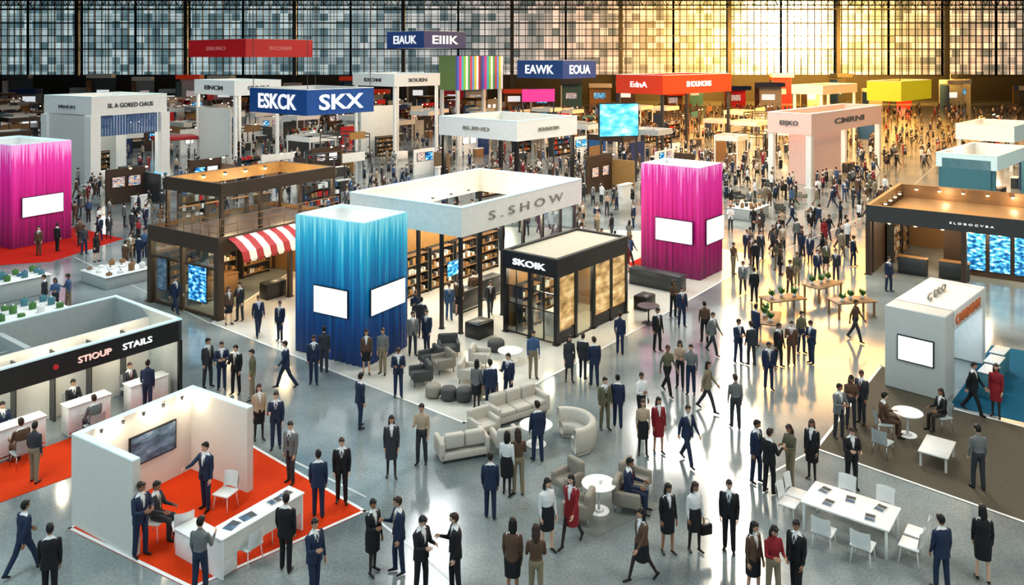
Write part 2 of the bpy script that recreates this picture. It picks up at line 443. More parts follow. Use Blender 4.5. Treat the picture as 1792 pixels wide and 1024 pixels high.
seamm = M('seam', (190,196,194), .3)
def seam(p, q, i):
    a, b = G(*p), G(*q); d = (b-a).normalized(); n = Vector((-d.y, d.x, 0))*.035
    mb = MB(); mb.prism([a-n, b-n, b+n, a+n], 0, .006, seamm); ob('trim_%d' % i, mb, kind='structure')
for i, (p, q) in enumerate([((642,895),(800,1024)), ((1335,452),(1560,360)), ((130,450),(368,566)), ((1290,860),(1420,790)), ((1560,360),(1680,250)), ((640,870),(500,800))]): seam(p, q, 40+i)

# ------------------------------------------------------------ curtain towers
def tower(spec, ytop, mat, label, screens):
    f, a, lu, lv = fit(*spec); z = zat(spec[1], ytop); reg(f, a, lu, lv)
    bo = empty('curtain_tower', f, a, label, 'booth')
    mb = MB(); N = 60; pts = []
    sides = [((0,0),(lu,0),(0,-1)), ((lu,0),(lu,lv),(1,0)), ((lu,lv),(0,lv),(0,1)), ((0,lv),(0,0),(-1,0))]
    for p, q, n in sides:
        for i in range(N):
            t = i/N; o = .045*sin(i*2*pi/5+.7*sin(i*.9))*min(1, 6*t, 6*(1-t)) if i else 0
            pts.append((p[0]+(q[0]-p[0])*t+n[0]*o, p[1]+(q[1]-p[1])*t+n[1]*o))
    n = len(pts); vs = [(x, y, .02) for x, y in pts]+[(x, y, z) for x, y in pts]
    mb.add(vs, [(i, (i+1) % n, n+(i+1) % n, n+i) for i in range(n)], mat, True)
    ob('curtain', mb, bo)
    ob('rim_frame', ringmesh(lu-.1, lv-.1, z-.12, z+.03, .08, tealwhite), bo, loc=(.05, .05, 0))
    mb = MB(); t = .07
    for (x0,x1,y0,y1) in ((t,lu-t,t,t+.03),(t,lu-t,lv-t-.03,lv-t),(t,t+.03,t,lv-t),(lu-t-.03,lu-t,t,lv-t)): mb.box(x0,x1,y0,y1,.05,z-.1,white)
    ob('inner_lining', mb, bo)
    spots(bo, [(lu*.3,lv*.3,z-.6),(lu*.7,lv*.7,z-.6)], lampw, .08)
    plight(loc2w(f, a, lu*.5, lv*.5, z-.9), 40, (.96,.98,1), .2)
    for s in screens: screen(bo, s[1]*(lu if s[0]=='r' else lv), s[2], s[3], s[4], -.06, s[0], screenw)
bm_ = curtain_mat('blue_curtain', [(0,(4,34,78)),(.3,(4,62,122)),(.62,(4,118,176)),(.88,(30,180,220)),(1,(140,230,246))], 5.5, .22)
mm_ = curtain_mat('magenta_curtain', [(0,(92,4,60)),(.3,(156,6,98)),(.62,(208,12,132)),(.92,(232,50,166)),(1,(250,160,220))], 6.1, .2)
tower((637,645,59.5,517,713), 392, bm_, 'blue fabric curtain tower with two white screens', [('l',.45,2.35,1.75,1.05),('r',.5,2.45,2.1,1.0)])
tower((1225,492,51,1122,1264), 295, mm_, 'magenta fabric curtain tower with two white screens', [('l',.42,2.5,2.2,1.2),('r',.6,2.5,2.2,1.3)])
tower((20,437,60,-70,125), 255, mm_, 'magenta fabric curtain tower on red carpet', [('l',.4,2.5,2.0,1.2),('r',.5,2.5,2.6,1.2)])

def shelf_unit(loc, rot, w=1.8, h=2.2, label='dark display shelf filled with small goods', mat=dgray):
    e = empty('display_shelf', loc, rot, label, 'shelf'); mb = MB()
    mb.box(-w/2, -w/2+.05, -.2, .2, 0, h, mat); mb.box(w/2-.05, w/2, -.2, .2, 0, h, mat); mb.box(-w/2, w/2, .18, .2, 0, h, mat)
    ob('frame', mb, e)
    for k in range(5):
        z = .15+k*(h-.3)/4; ob('shelf', MB().box(-w/2+.05, w/2-.05, -.2, .18, z, z+.03, tan), e)
        if k < 4:
            mb = MB(); x = -w/2+.1
            while x < w/2-.2:
                ww = R.uniform(.08, .2); mb.box(x, x+ww, -.12, .1, z+.03, z+.03+R.uniform(.12, .32), R.choice([white, tan, brass, tan, offwhite, brown, brass, dgray])); x += ww+.06
            g = ob('shelf_goods', mb, e); g['kind'] = 'stuff'
    return e
def counter(loc, rot, w=1.6, d=.6, h=1.0, mat=white, top=None, label='white laminate reception counter in booth'):
    e = empty('counter', loc, rot, label, 'counter')
    mb = MB(); mb.rbox(-w/2+.03, w/2-.03, -d/2+.03, d/2-.03, 0, h-.04, mat, .02, 1); mb.box(-w/2+.05, w/2-.05, -d/2+.015, -d/2+.03, .1, .14, chrome); ob('body', mb, e)
    ob('worktop', MB().rbox(-w/2, w/2, -d/2, d/2, h-.04, h, top or mat, .012, 1), e)
    return e
def screenstand(loc, rot, mat=None, w=1.2, h=.7, z=1.5, label='black framed monitor on a stand'):
    e = empty('monitor', loc, rot, label, 'monitor')
    mb = MB(); mb.cyl((0,0,0),(0,0,.03),.25,.25,dgray,14); mb.cyl((0,0,.03),(0,0,z),.03,.03,dgray,8); ob('stand', mb, e)
    mb = MB(); mb.rbox(-w/2-.03,w/2+.03,-.08,-.03,z-h/2-.03,z+h/2+.03,black,.01,1); mb.box(-w/2,w/2,-.087,-.079,z-h/2,z+h/2,mat or screenb); ob('screen', mb, e)
    return e

# ------------------------------------------------------------ central white ring booth
f, a, lu, lv = fit(808,590,54.5,612,1018); zt = 5.5; C4 = (f, a, lu, lv)
bo = empty('exhibition_pavilion', up(f), a, 'large white open pavilion with high square fascia ring', 'booth')
fa = ob('fascia', ringmesh(lu, lv, zt-1.25, zt, .22, white, inner=offwhite, top=tealwhite), bo)
text('S . S H O W', lu*.62, .40, letg, fa, (lu*.5, -.02, zt-.62), 'r', bold=0)
pp = [(.3,.3),(lu-.3,.3),(.3,lv-.3),(lu-.3,lv-.3)]+[(lu*k/6, .3) for k in range(1,6)]+[(.3, lv*k/5) for k in range(1,5)]
posts(bo, pp, .07, 0, zt-1.25, black)
for k in range(2, 6):
    mb = MB(); x0 = lu*k/6+.08; x1 = lu*(k+1)/6-.1; mb.box(x0, x1, .28, .31, .1, zt-1.4, glassm); mb.box(x0, x1, .26, .33, 2.2, 2.28, black)
    ob('glass_panel', mb, bo)
mb = MB(); mb.box(lu*.3, lu-.5, lv-.6, lv-.4, 0, 3.2, brass); ob('back_panel', mb, bo)
spots(bo, [(.6+k*1.5, lv-.8, zt-1.0) for k in range(6)]+[(.8+k*1.6, .6, zt-1.15) for k in range(6)])
for x, y in ((2, 3), (6, 4), (8.5, 2.5), (4.2, 1.6)): plight(loc2w(f, a, x, y, 3.6), 200, (1, .80, .52))
for k in range(4): shelf_unit(loc2w(f, a, 3.2+k*2.0, lv-1.2, .013), a)
for x, y in ((3, 2.2), (5.2, 2.6), (7.4, 2.0)): counter(loc2w(f, a, x, y, .013), a, mat=R.choice([white, dgray]), label='display counter under the white ring')
screenstand(loc2w(f, a, 4.2, 3.9, .013), a)

# ------------------------------------------------------------ black booth
f, a, lu, lv = fit(975,607,51,880,1099); zt = zat(607,457); reg(f, a, lu, lv)
bo = empty('kiosk_building', up(f), a, 'black framed glass kiosk with flat pale roof', 'booth')
fa = ob('fascia', ringmesh(lu, lv, zt-.75, zt, .15, black, top=dgray), bo)
text('SKOIK', lv*.60, .27, letw, fa, (-.03, lv*.5, zt-.38), 'l')
ob('roof', MB().box(.15, lu-.15, .15, lv-.15, zt-.12, zt-.05, M('pale_roof', (190,184,166), .6)), bo)
posts(bo, [(.1,.1),(lu-.1,.1),(.1,lv-.1),(lu-.1,lv-.1),(lu*.25,.1),(lu*.5,.1),(lu*.75,.1),(.1,lv*.5)], .09, 0, zt-.7, black)
wg = screen_mat('warm_glow_glass', [(.3,(120,88,48)),(.5,(200,160,100)),(.68,(250,222,164))], 1.3, .5)  # warm interior light painted into the panes as colour and emission
for k in range(4):
    x0 = lu*k/4+.14; x1 = lu*(k+1)/4-.06; mb = MB()
    mb.box(x0, x1, .06, .09, .55 if k != 1 else .06, zt-.78, wg if k != 1 else glassm); mb.box(x0, x1, .04, .12, .0, .5 if k != 1 else .05, black); ob('window', mb, bo)
for k in range(2):
    y0 = lv*k/2+.12; y1 = lv*(k+1)/2-.1; mb = MB(); mb.box(.06, .09, y0, y1, .08, zt-.78, glassm)
    for z in (.05, 1.3, 2.05): mb.box(.04, .11, y0, y1, z, z+.05, black)
    mb.box(.04, .11, (y0+y1)/2-.02, (y0+y1)/2+.02, .05, zt-.78, black); ob('window', mb, bo)
ob('back_wall', MB().box(.2, lu-.2, lv-.15, lv-.08, 0, zt-.7, brass), bo)
ob('side_wall', MB().box(lu-.15, lu-.08, .2, lv-.2, 0, zt-.7, brass), bo)
spots(bo, [(lu*k/5, lv*.35, zt-.9) for k in range(1,5)])
plight(loc2w(f, a, lu*.25, lv*.5, zt-1.1), 120, (1,.80,.54)); plight(loc2w(f, a, lu*.7, lv*.5, zt-1.1), 110, (1,.78,.5))
shelf_unit(loc2w(f, a, lu*.6, lv-.5, .013), a, 2.6, 2.1); shelf_unit(loc2w(f, a, 1.2, lv-.5, .013), a, 1.4, 2.0)
counter(loc2w(f, a, 1.5, 1.1, .013), a, 1.2, .5)

# ------------------------------------------------------------ wooden two level pavilion
f, a, lu, lv = fit(382,562,57,258,600); z1 = 3.75; C6 = (f, a, lu, lv)
bo = empty('cafe_pavilion', up(f), a, 'two-level dark wood cafe pavilion with warm lights', 'booth')
ob('lower_fascia', ringmesh(lu, lv, z1-.75, z1, .2, brown, inner=tan), bo)
ob('deck', MB().box(.2, lu-.2, .2, lv-.2, z1-.3, z1-.2, brown), bo)
posts(bo, [(.15,.15),(lu-.15,.15),(.15,lv-.15),(lu-.15,lv-.15)], .16, 0, z1-.7, brown)
posts(bo, [(.15, lv*.52),(lu*.55,.15)], .1, 0, z1-.7, brown)
for k in range(2):
    y0 = .3+k*lv*.5; y1 = y0+lv*.42; mb = MB(); mb.box(.1,.13,y0,y1,.1,z1-.8,glassm); mb.box(.06,.16,y0,y1,.0,.12,brown); mb.box(.06,.16,y0,y1,2.2,2.3,brown)
    ob('window', mb, bo)
screen(bo, lv*.28, 1.45, 1.3, 1.6, .05, 'l', screenb)
screen(bo, lv*.78, 1.5, .7, 1.5, .05, 'l', screeng)
ob('back_wall', MB().box(.3, lu-.3, lv-.2, lv-.1, 0, z1-.7, tan), bo)
ob('end_wall', MB().box(lu-.2, lu-.1, .3, lv-.3, 0, z1-.7, tan), bo)
zu = 6.1; mb = ringmesh(lu-.6, lv-1.1, zu-.62, zu, .14, brown, inner=brass)
ob('upper_fascia', mb, bo, loc=(.5, .45, 0))
posts(bo, [(.6,.55),(lu-.2,.55),(.6,lv-.75),(lu-.2,lv-.75),(lu*.36,.55),(lu*.68,.55),(lu*.36,lv-.75),(lu*.68,lv-.75)], .08, z1-.2, zu-.6, brown)
mb = MB()
for (p, q) in (((.2,.12),(lu-.2,.12)), ((.12,.2),(.12,lv-.2))):
    for h in (.35,.7,1.0): mb.cyl((p[0],p[1],z1+h-.2),(q[0],q[1],z1+h-.2),.02,.02,tan,6)
    for k in range(9):
        x = p[0]+(q[0]-p[0])*k/8; y = p[1]+(q[1]-p[1])*k/8; mb.cyl((x,y,z1-.05),(x,y,z1+.82),.018,.018,tan,6)
ob('railing', mb, bo)
for k in range(4):
    x = 1.1+k*(lu-1.8)/4; mb = MB(); mb.box(x, x+(lu-1.8)/4-.3, lv-.9, lv-.86, z1-.2, zu-.9, glassm); mb.box(x, x+(lu-1.8)/4-.3, lv-.92, lv-.84, z1+.7, z1+.76, tan); ob('glass_panel', mb, bo)
spots(bo, [(1.2+k*1.3, .75, zu-.2) for k in range(6)]+[(1.2+k*1.3, lv-.95, zu-.25) for k in range(6)]+[(.8, 1+k*1.2, zu-.2) for k in range(3)]+[(1+k*1.5, .5, z1-.45) for k in range(5)]+[(1+k*1.5, lv-1, z1-.45) for k in range(5)], r=.09)
for x, y, z, p in ((2,2,2.6,170),(5.5,2,2.6,200),(2.5,2.5,5.2,130),(6,2.5,5.2,130)): plight(loc2w(f, a, x, y, z), p, (1,.72,.38))
mb = MB(); n = 13; x0, x1 = .5, lu*.72
for i in range(n):
    xa = x0+(x1-x0)*i/n; xb = x0+(x1-x0)*(i+1)/n; m_ = redst if i % 2 == 0 else whst
    prof = [(-.02, z1-.1),(-.5, z1-.28),(-1.0, z1-.62),(-1.12, z1-.98)]
    for j in range(3):
        (y0,za),(y1,zb) = prof[j], prof[j+1]; mb.add([(xa,y0,za),(xb,y0,za),(xb,y1,zb),(xa,y1,zb)], [(0,3,2,1)], m_)
    y1, zb = prof[-1]; mb.add([(xa,y1,zb),(xb,y1,zb),((xa+xb)/2+(xb-xa)*.3,y1,zb-.12),((xa+xb)/2-(xb-xa)*.3,y1,zb-.12)], [(0,3,2,1)], m_)
ob('awning', mb, bo, label='red and white striped awning')
for k in range(3): shelf_unit(loc2w(f, a, 1.6+k*2.2, lv-.55, .013), a, 1.8, 2.3)
counter(loc2w(f, a, 2.2, 3.2, .013), a, 2.4, .7, 1.05, tan, label='wooden cafe counter inside the pavilion')

# ------------------------------------------------------------ white open booth (three walls)
f, a, lu, lv = fit(232,978,58,125,443); zt = 2.3; t = .2; CU = (f, a, lu, lv)
FOOT.append((f, a, lu, lv, 0))
bo = empty('exhibition_booth', up(f), a, 'white three-walled booth standing on orange carpet', 'booth')
wl = M('white_booth_wall', (208,208,202), .6, var=.05)
for nm, b_ in (('side_wall',(0,t,0,lv-t)),('back_wall',(0,lu,lv-t,lv)),('side_wall',(lu-t,lu,0,lv-t))):
    mb = MB(); mb.box(*b_, 0, zt, wl); mb.box(b_[0]+.005, b_[1]-.005, b_[2]+.005, b_[3]-.005, zt, zt+.03, tealwhite); ob(nm, mb, bo)
screen(bo, lu*.60, 1.25, 1.35, .75, lv-t, 'r', screeng)
spots(bo, [(lu*k/6, lv-t-.14, zt-.14) for k in range(1,6)], lampw, .045)
for x in (.9, 2.2, 3.3): plight(loc2w(f, a, x, lv-.6, zt-.15), 14, (1,.80,.54), .08)

# service counter booth far left
a = radians(53); Rr = G(318,697); lu = 9.4; lv = 4.6
f = Rr-Vector((cos(a), sin(a), 0))*lu; zt = 2.75; CS = (f, a, lu, lv); FOOT.append((f, a, lu, lv, 0))
bo = empty('service_booth', up(f), a, 'service booth with black fascia and white counters', 'booth')
mb = MB(); mb.box(0, lu, 0, .14, zt-.72, zt, black); mb.box(-.01, lu+.01, -.02, .16, zt, zt+.05, tealwhite); fa = ob('fascia', mb, bo)
text('STIOUP', 1.05, .2, M('warm_white_lettering', (250,200,190), .4, emit=.6), fa, (lu-3.0, -.02, zt-.36), 'r', bold=.01)
text('STAILS', 1.0, .2, letw, fa, (lu-1.6, -.02, zt-.36), 'r', bold=.01)
mb = MB(); mb.cyl((0,0,0),(0,-.05,0),.08,.08,reds,16); ob('round_emblem', mb, fa, loc=(lu-4.2, 0, zt-.36))
for nm, b_ in (('back_wall',(0,lu,lv-.12,lv)),('side_wall',(lu-.12,lu,0,lv-.12)),('side_wall',(0,.12,.14,lv-.12))):
    mb = MB(); mb.box(*b_, 0, zt, lgray); mb.box(*b_, zt, zt+.05, tealwhite); ob(nm, mb, bo)
ob('partition_wall', MB().box(.12, lu-.12, 1.95, 2.03, 0, 2.5, wl), bo)
for k in range(1, 8): ob('divider', MB().box(lu*k/8-.025, lu*k/8+.025, 1.6, 1.95, 0, 2.3, dgray), bo)
ob('partition_wall', MB().box(lu*.55, lu*.57, 2.1, lv-.15, 0, 2.5, lgray), bo)
ob('partition_wall', MB().box(lu*.15, lu*.55, 3.2, 3.28, 0, 2.2, lgray), bo)
posts(bo, [(lu-.07, -.0),(.07, 0)], .06, 0, zt-.7, black)
for k in range(4): plight(loc2w(f, a, 1.4+k*2.2, .9, 2.1), 42, (1,.86,.62), .1)
spots(bo, [(1.4+k*2.2, .5, 2.4) for k in range(4)], lampw, .06)
for k in range(4): counter(loc2w(f, a, lu-1.1-k*2.0, .35, .013), a, 1.4, .55, .95, label='white service desk under black fascia')
counter(loc2w(f, a, 2.0, -.7, .013), a, 1.8, .6, 1.0, label='white service desk on the orange carpet')

# ------------------------------------------------------------ right dark booth
a = radians(54); Cc = G(1515,480); lv = 12.5; lu = 9.3; v = Vector((-sin(a), cos(a), 0))
f = Cc-v*lv; zt = 3.85; CR = (f, a, lu, lv)
bo = empty('product_pavilion', f, a, 'dark wood open pavilion with spotlights and blue screens', 'booth')
fa = ob('fascia', ringmesh(lu, lv, zt-.9, zt, .2, dgray, inner=tan), bo)
text('S L D B O C V B A', 2.0, .1, letw, fa, (-.03, 7.4, zt-.5), 'l', bold=0)
posts(bo, [(.12, lv-.12),(.12, lv*.62),(.12, lv*.3),(.12,.12),(lu-.12,lv-.12),(lu-.12,.12)], .13, 0, zt-.9, brown)
ob('back_wall', MB().box(lu-.3, lu-.15, .3, lv-.3, 0, zt-.5, tan), bo)
ob('side_wall', MB().box(.6, lu-.3, lv-.3, lv-.15, 0, zt-.5, brown), bo)
ob('side_panel', MB().box(3.2, 3.4, 1, lv-3.4, 0, zt-.9, brown), bo)
ob('lattice_ceiling', MB().box(.25, lu-.35, .25, lv-.35, zt-.85, zt-.8, tan), bo)
spots(bo, [(lu-.45, 1+k*1.3, zt-.25) for k in range(9)]+[(.5, 1+k*1.3, zt-.98) for k in range(9)]+[(1.2+k*1.4, lv-.5, zt-.3) for k in range(5)])
for k in range(3): plight(loc2w(f, a, lu-.8, 2.5+k*3.6, zt-.3), 30, (1,.72,.4), .1)
for x, y in ((1.8,10),(1.8,7),(1.8,4),(6,9)): plight(loc2w(f, a, x, y, 2.6), 130, (1,.78,.48))
for k in range(6): screen(bo, 1.8+k*1.15, 1.4, .95, 2.1, 3.2, 'l', screenb, 'cooler_screen')
screen(bo, lv-1.9, 1.9, 1.5, .9, lu-.35, 'l', screenm); screen(bo, lv-4.0, 1.9, 1.7, 1.0, lu-.35, 'l', screenm)
for x, y in ((1.6,10.4),(1.8,8.4)): counter(loc2w(f, a, x, y), a+pi/2, 1.5, .6, .95, dgray, tan, label='dark wood display counter in pavilion')
shelf_unit(loc2w(f, a, 4.6, lv-.6), a, 2.2, 2.2); shelf_unit(loc2w(f, a, 7.2, lv-.6), a, 2.0, 2.2)

# ------------------------------------------------------------ pale arched exhibit booth
f, a, lu, lv = fit(1655,705,46,1548,1725); zt = 2.95; reg(f, a, lu, lv, 0)
bo = empty('exhibition_booth', up(f), a, 'pale grey arched booth with wall screen and letters', 'booth')
wp = M('pale_blue_grey_wall', (190,196,194), .5, var=.05)
mb = MB(); mb.rbox(0, 1.05, 0, lv, 0, zt, wp, .05, 3); ob('end_wall', mb, bo)
mb = MB(); mb.rbox(lu-.45, lu, 0, lv, 0, zt, white, .05, 3); ob('end_wall', mb, bo)
mb = MB(); mb.rbox(.9, lu-.3, .0, lv, zt-.75, zt, white, .05, 3); fa = ob('fascia', mb, bo)
ob('back_wall', MB().box(.9, lu-.4, lv-.15, lv-.03, 0, zt-.7, teal), bo)
text('CNADUNN', lu*.6, .36, leto, fa, (lu*.52, -.02, zt-.38), 'r')
text('C DLO', lu*.42, .26, letg, fa, (lu*.5, lv*.5, zt+.14), 'r')
screen(bo, lv*.48, 1.55, 1.15, .85, 0, 'l', screenw)
plight(loc2w(f, a, lu*.55, lv*.4, zt-.95), 50, (.8,.93,1))
for k in range(3): counter(loc2w(f, a, 1.8+k*1.2, -.9+k*.1, .016), a, 1.0, .5, .9, teal, white, label='teal display plinth on blue carpet')

# ------------------------------------------------------------ fascia booths farther off
def fbooth(spec, ytop, ybot, mat, label, tl=None, tr=None, lm=letw, th=.6, hang=False, inner=None, pmat=white, pr=.15, wall=None, fill=True, tw=.6, lc=(1,.86,.66)):
    f, a, lu, lv = fit(*spec); zt = zat(spec[1], ytop); zb = zat(spec[1], ybot)
    if hang:
        bo = empty('hanging_sign', (f.x, f.y, zb), a, label, 'sign'); o = -zb
    else:
        bo = empty('exhibition_booth', f, a, label, 'booth'); o = 0
        reg(f, a, lu, lv)
    t = min(.3, lu*.06)
    fa = ob('fascia', ringmesh(lu, lv, zb+o, zt+o, t, mat, inner=inner or mat, top=tealwhite if not hang else offwhite), bo)
    zc = (zb+zt)/2+o; hh = (zt-zb)
    if tl: text(tl, lv*tw, hh*th, lm, fa, (-.04, lv*.5, zc), 'l')
    if tr: text(tr, lu*tw, hh*th, lm, fa, (lu*.5, -.04, zc), 'r')
    if hang:
        for (x, y) in ((.2,.2),(lu-.2,.2),(.2,lv-.2),(lu-.2,lv-.2)):
            ob('cable', MB().cyl((x,y,zt+o),(x,y,26+o),.03,.03,dgray,5), bo)
    else:
        posts(bo, [(.3,.3),(lu-.3,.3),(.3,lv-.3),(lu-.3,lv-.3)], pr, 0, zb, pmat)
    if wall:
        for w_ in wall:
            nm, x0,x1,y0,y1,z0,z1,m_ = w_; ob(nm, MB().box(x0*lu,x1*lu,y0*lv,y1*lv,z0,z1,m_), bo)
    if fill and not hang:
        spots(bo, [(lu*k/4, .8, zb+.1) for k in range(1,4)], lampw, .12)
        plight(loc2w(f, a, lu*.5, lv*.5, max(3, zb-1.5)), 260, lc, .4)
        counter(loc2w(f, a, lu*.3, lv*.2), a, min(2, lu*.3), .7, label='white display counter in a busy booth')
        counter(loc2w(f, a, lu*.7, lv*.35), a, min(2, lu*.3), .7, mat=dgray, label='grey display counter in a busy booth')
        shelf_unit(loc2w(f, a, lu*.5, lv*.75), a, min(3, lu*.5), 2.4)
    return f, a, lu, lv, zt, zb, bo
f, a, lu, lv, zt, zb, bo = fbooth((160,325,60,77,292), 170, 204, white, 'tall white booth with blue striped banner', None, 'SL A GORED OAUS', letd, .24, pr=.5, wall=[('side_wall',0,.05,.15,.95,0,6.6,offwhite),('back_wall',.1,.95,.93,.97,0,4.5,lgray)], tw=.6)
mb = MB(); n = 24
for i in range(n): mb.box(.8+(lu-1)*i/n, .8+(lu-1)*(i+.6)/n, .3, .4, zb-2.0, zb-.05, bluebl)
ob('striped_banner', mb, bo)
text('FRNOH', 2.6, .3, letd, bo, (-.06, lv*.5, zb+.8), 'l', bold=0)
fbooth((537,380,50,437,654), 158, 203, navy, 'blue square hanging sign with white letters', 'ESKCK', 'SKX', letw, .62, hang=True, inner=offwhite, tw=.66)
fbooth((430,262,48,330,547), 68, 100, reds, 'long red square hanging sign', 'SBIUMO', 'SNCONRMS', M('pale_red_lettering', (210,120,120), .4, emit=.2), .22, hang=True, inner=reds, tw=.34)
fbooth((742,252,48,677,815), 54, 84, navy, 'blue square hanging sign high above booths', 'EIAUK', 'EIIIK', letw, .5, hang=True, inner=offwhite, tw=.62)
fbooth((985,268,47,905,1043), 106, 138, navy, 'blue square hanging sign with white letters', 'EAWK', 'EOUA', letw, .5, hang=True, inner=offwhite, tw=.62)
fbooth((1160,272,44,1078,1280), 132, 166, redo, 'orange red booth fascia on posts', 'EdnA', 'SHOUNOMS', letw, .3, inner=reds, tw=.36, pmat=dgray, lc=(1,.6,.25))
fbooth((1577,290,46,1517,1630), 143, 178, yel, 'lime yellow square hanging sign', None, None, hang=True, inner=yel)
fbooth((1420,330,47,1343,1543), 200, 237, pinkw, 'pale pinkish booth with broad fascia', 'EIIJKO', 'CMRNI', letd, .28, wall=[('core_wall',.1,.5,.2,.7,0,5.5,pinkw)], pr=.25, tw=.42, lc=(1,.66,.34))
fbooth((905,372,49,768,1010), 213, 248, white, 'white square ring booth on black posts', 'BLEND', 'BUNINEOSN', letg, .18, pmat=black, pr=.14, inner=offwhite, tw=.34)
fbooth((690,285,46,617,770), 130, 152, white, 'white square ring booth with small letters', 'EIOM', 'SOUEN', letd, .3, wall=[('back_wall',.1,.9,.9,.95,0,6,offwhite)], tw=.4)
fbooth((410,300,50,340,492), 142, 168, white, 'white booth with banner fascia', 'EINCM', 'CHNINI', letd, .3, wall=[('side_wall',0,.04,.1,.9,0,6.5,offwhite)], tw=.45)
fbooth((1775,300,46,1672,1812), 222, 250, tealwhite, 'pale teal booth with flat fascia', inner=white)
fbooth((1745,375,46,1638,1800), 275, 300, tealwhite, 'teal panelled booth with pale roof ring', wall=[('side_wall',0,.05,.1,.9,0,4,teal)], inner=white, pmat=teal)
fbooth((1440,262,46,1385,1500), 150, 166, offwhite, 'distant cream booth with square fascia', lc=(1,.6,.25))
# multicolour striped display
f, a, lu, lv = fit(800,262,40,768,880); reg(f, a, lu, lv)
bo = empty('exhibition_booth', f, a, 'booth wall with rainbow coloured vertical stripes', 'booth')
zt = zat(262,98); zb = zat(262,158); mb = MB()
cols = [(70,90,170),(214,40,130),(60,170,190),(120,190,60),(235,235,230),(60,150,90),(190,60,90),(90,150,210),(200,190,60),(230,230,230),(150,40,60),(60,60,120)]
cm = [M('stripe_%d' % i, c, .5, emit=.35) for i, c in enumerate(cols)]
for i in range(22): mb.box(lu*i/22, lu*(i+1)/22, 0, .3, zb, zt, cm[i % 12])
ob('striped_panel', mb, bo)
mb = MB(); mb.box(0,.3,.3,lv,zb,zt, M('olive_panel', (120,150,90), .5)); mb.box(.3,lu,lv-.3,lv,zb,zt,offwhite); ob('side_panel', mb, bo)
posts(bo, [(.3,.3),(lu-.3,.3),(.3,lv-.3),(lu-.3,lv-.3)], .2, 0, zb, white)
f = G(1083,320); e = empty('video_wall', f, radians(15), 'large bright cyan video wall on legs', 'screen')
z0 = zat(320,238); z1 = zat(320,182)
screenc = screen_mat('cyan_screen', [(.3,(40,150,200)),(.5,(90,200,235)),(.7,(200,240,250))], .8, .6)
ob('screen', MB().box(-1.95,1.95,-.1,0,z0,z1,screenc), e); ob('frame', MB().box(-2.05,2.05,0,.15,z0-.1,z1+.1,black), e)
for x in (-1.8,1.8): ob('leg', MB().box(x-.08,x+.08,0,.15,0,z0-.1,dgray), e)
FOOT.append((Vector((f.x-2.1, f.y-.5, 0)), 0, 4.2, 1.2, .2))
g = G(942,300); e = empty('banner_panel', g, .3, 'bright pink banner panel on legs', 'banner'); FOOT.append((g-Vector((1.3,.6,0)), 0, 2.6, 1.2, .2))
z0 = zat(300,178); z1 = zat(300,156); ob('panel', MB().box(-1.8,1.8,-.1,0,z0,z1,pinkp), e)
for x in (-1.7,1.7): ob('leg', MB().box(x-.06,x+.06,-.08,.04,0,z1,dgray), e)
g = G(305,290); e = empty('market_canopy', g, .6, 'small red flat canopy on posts', 'canopy'); FOOT.append((g-Vector((2.4,2.4,0)), 0, 4.8, 4.8, .2))
mb = MB(); mb.rbox(-2.2,2.2,-1.5,1.5,2.9,3.3,redst,.08,2); ob('canopy', mb, e)
for x in (-2,2):
    for y in (-1.3,1.3): ob('post', MB().box(x-.06,x+.06,y-.06,y+.06,0,2.9,white), e)
for c in (C4, C6, CR): reg(*c)

# ------------------------------------------------------------ furniture
def seat_chair(name, loc, rot, label, seatm, legm, arm=False, w=.5, group=None):
    e = empty(name, loc, rot, label, 'chair', group)
    mb = MB(); mb.rbox(-w/2, w/2, -.24, .22, .40, .45, seatm, .02, 2); ob('seat', mb, e)
    mb = MB(); n = 8; vs = []; fs = []
    for j in range(5):
        z = .47+.38*j/4
        for i in range(n+1):
            t = (i/n-.5)*1.7; vs.append((sin(t)*w*.62, .27-.10*(1-cos(t))*2+(z-.45)*.16, z))
    for j in range(4):
        for i in range(n): q = j*(n+1)+i; fs.append((q, q+1, q+n+2, q+n+1))
    o = len(vs); vs += [(x*.95, y-.03, z) for x, y, z in vs]; fs += [tuple(reversed([k+o for k in f_])) for f_ in fs]
    mb.add(vs, fs, seatm, True); ob('backrest', mb, e)
    for sx in (-1,1):
        for sy in (-1,1):
            mb = MB(); mb.cyl((sx*w*.38, sy*.17, .41), (sx*w*.46, sy*.22+.0, 0), .014, .011, legm, 7)
            if sy == 1: mb.cyl((sx*w*.38, .2, .41), (sx*w*.38, .24, .56), .012, .012, legm, 6)
            ob('leg', mb, e)
    return e
def armchair(name, loc, rot, label, m, w=.8, legs=True, group=None, h=.78):
    e = empty(name, loc, rot, label, 'armchair', group)
    ob('seat', MB().rbox(-w/2+.08, w/2-.08, -.36, .26, .22, .43, m, .05, 3), e)
    ob('backrest', MB().rbox(-w/2+.02, w/2-.02, .22, .40, .2, h, m, .07, 3), e)
    for s in (-1,1): ob('armrest', MB().rbox(s*(w/2-.06)-.07, s*(w/2-.06)+.07, -.36, .34, .2, .58, m, .05, 3), e)
    for sx in (-1,1):
        for sy in (-.28,.3): ob('leg', MB().cyl((sx*(w/2-.12), sy, .22), (sx*(w/2-.1), sy*1.05, 0), .02, .015, chrome if legs else black, 7), e)
    return e
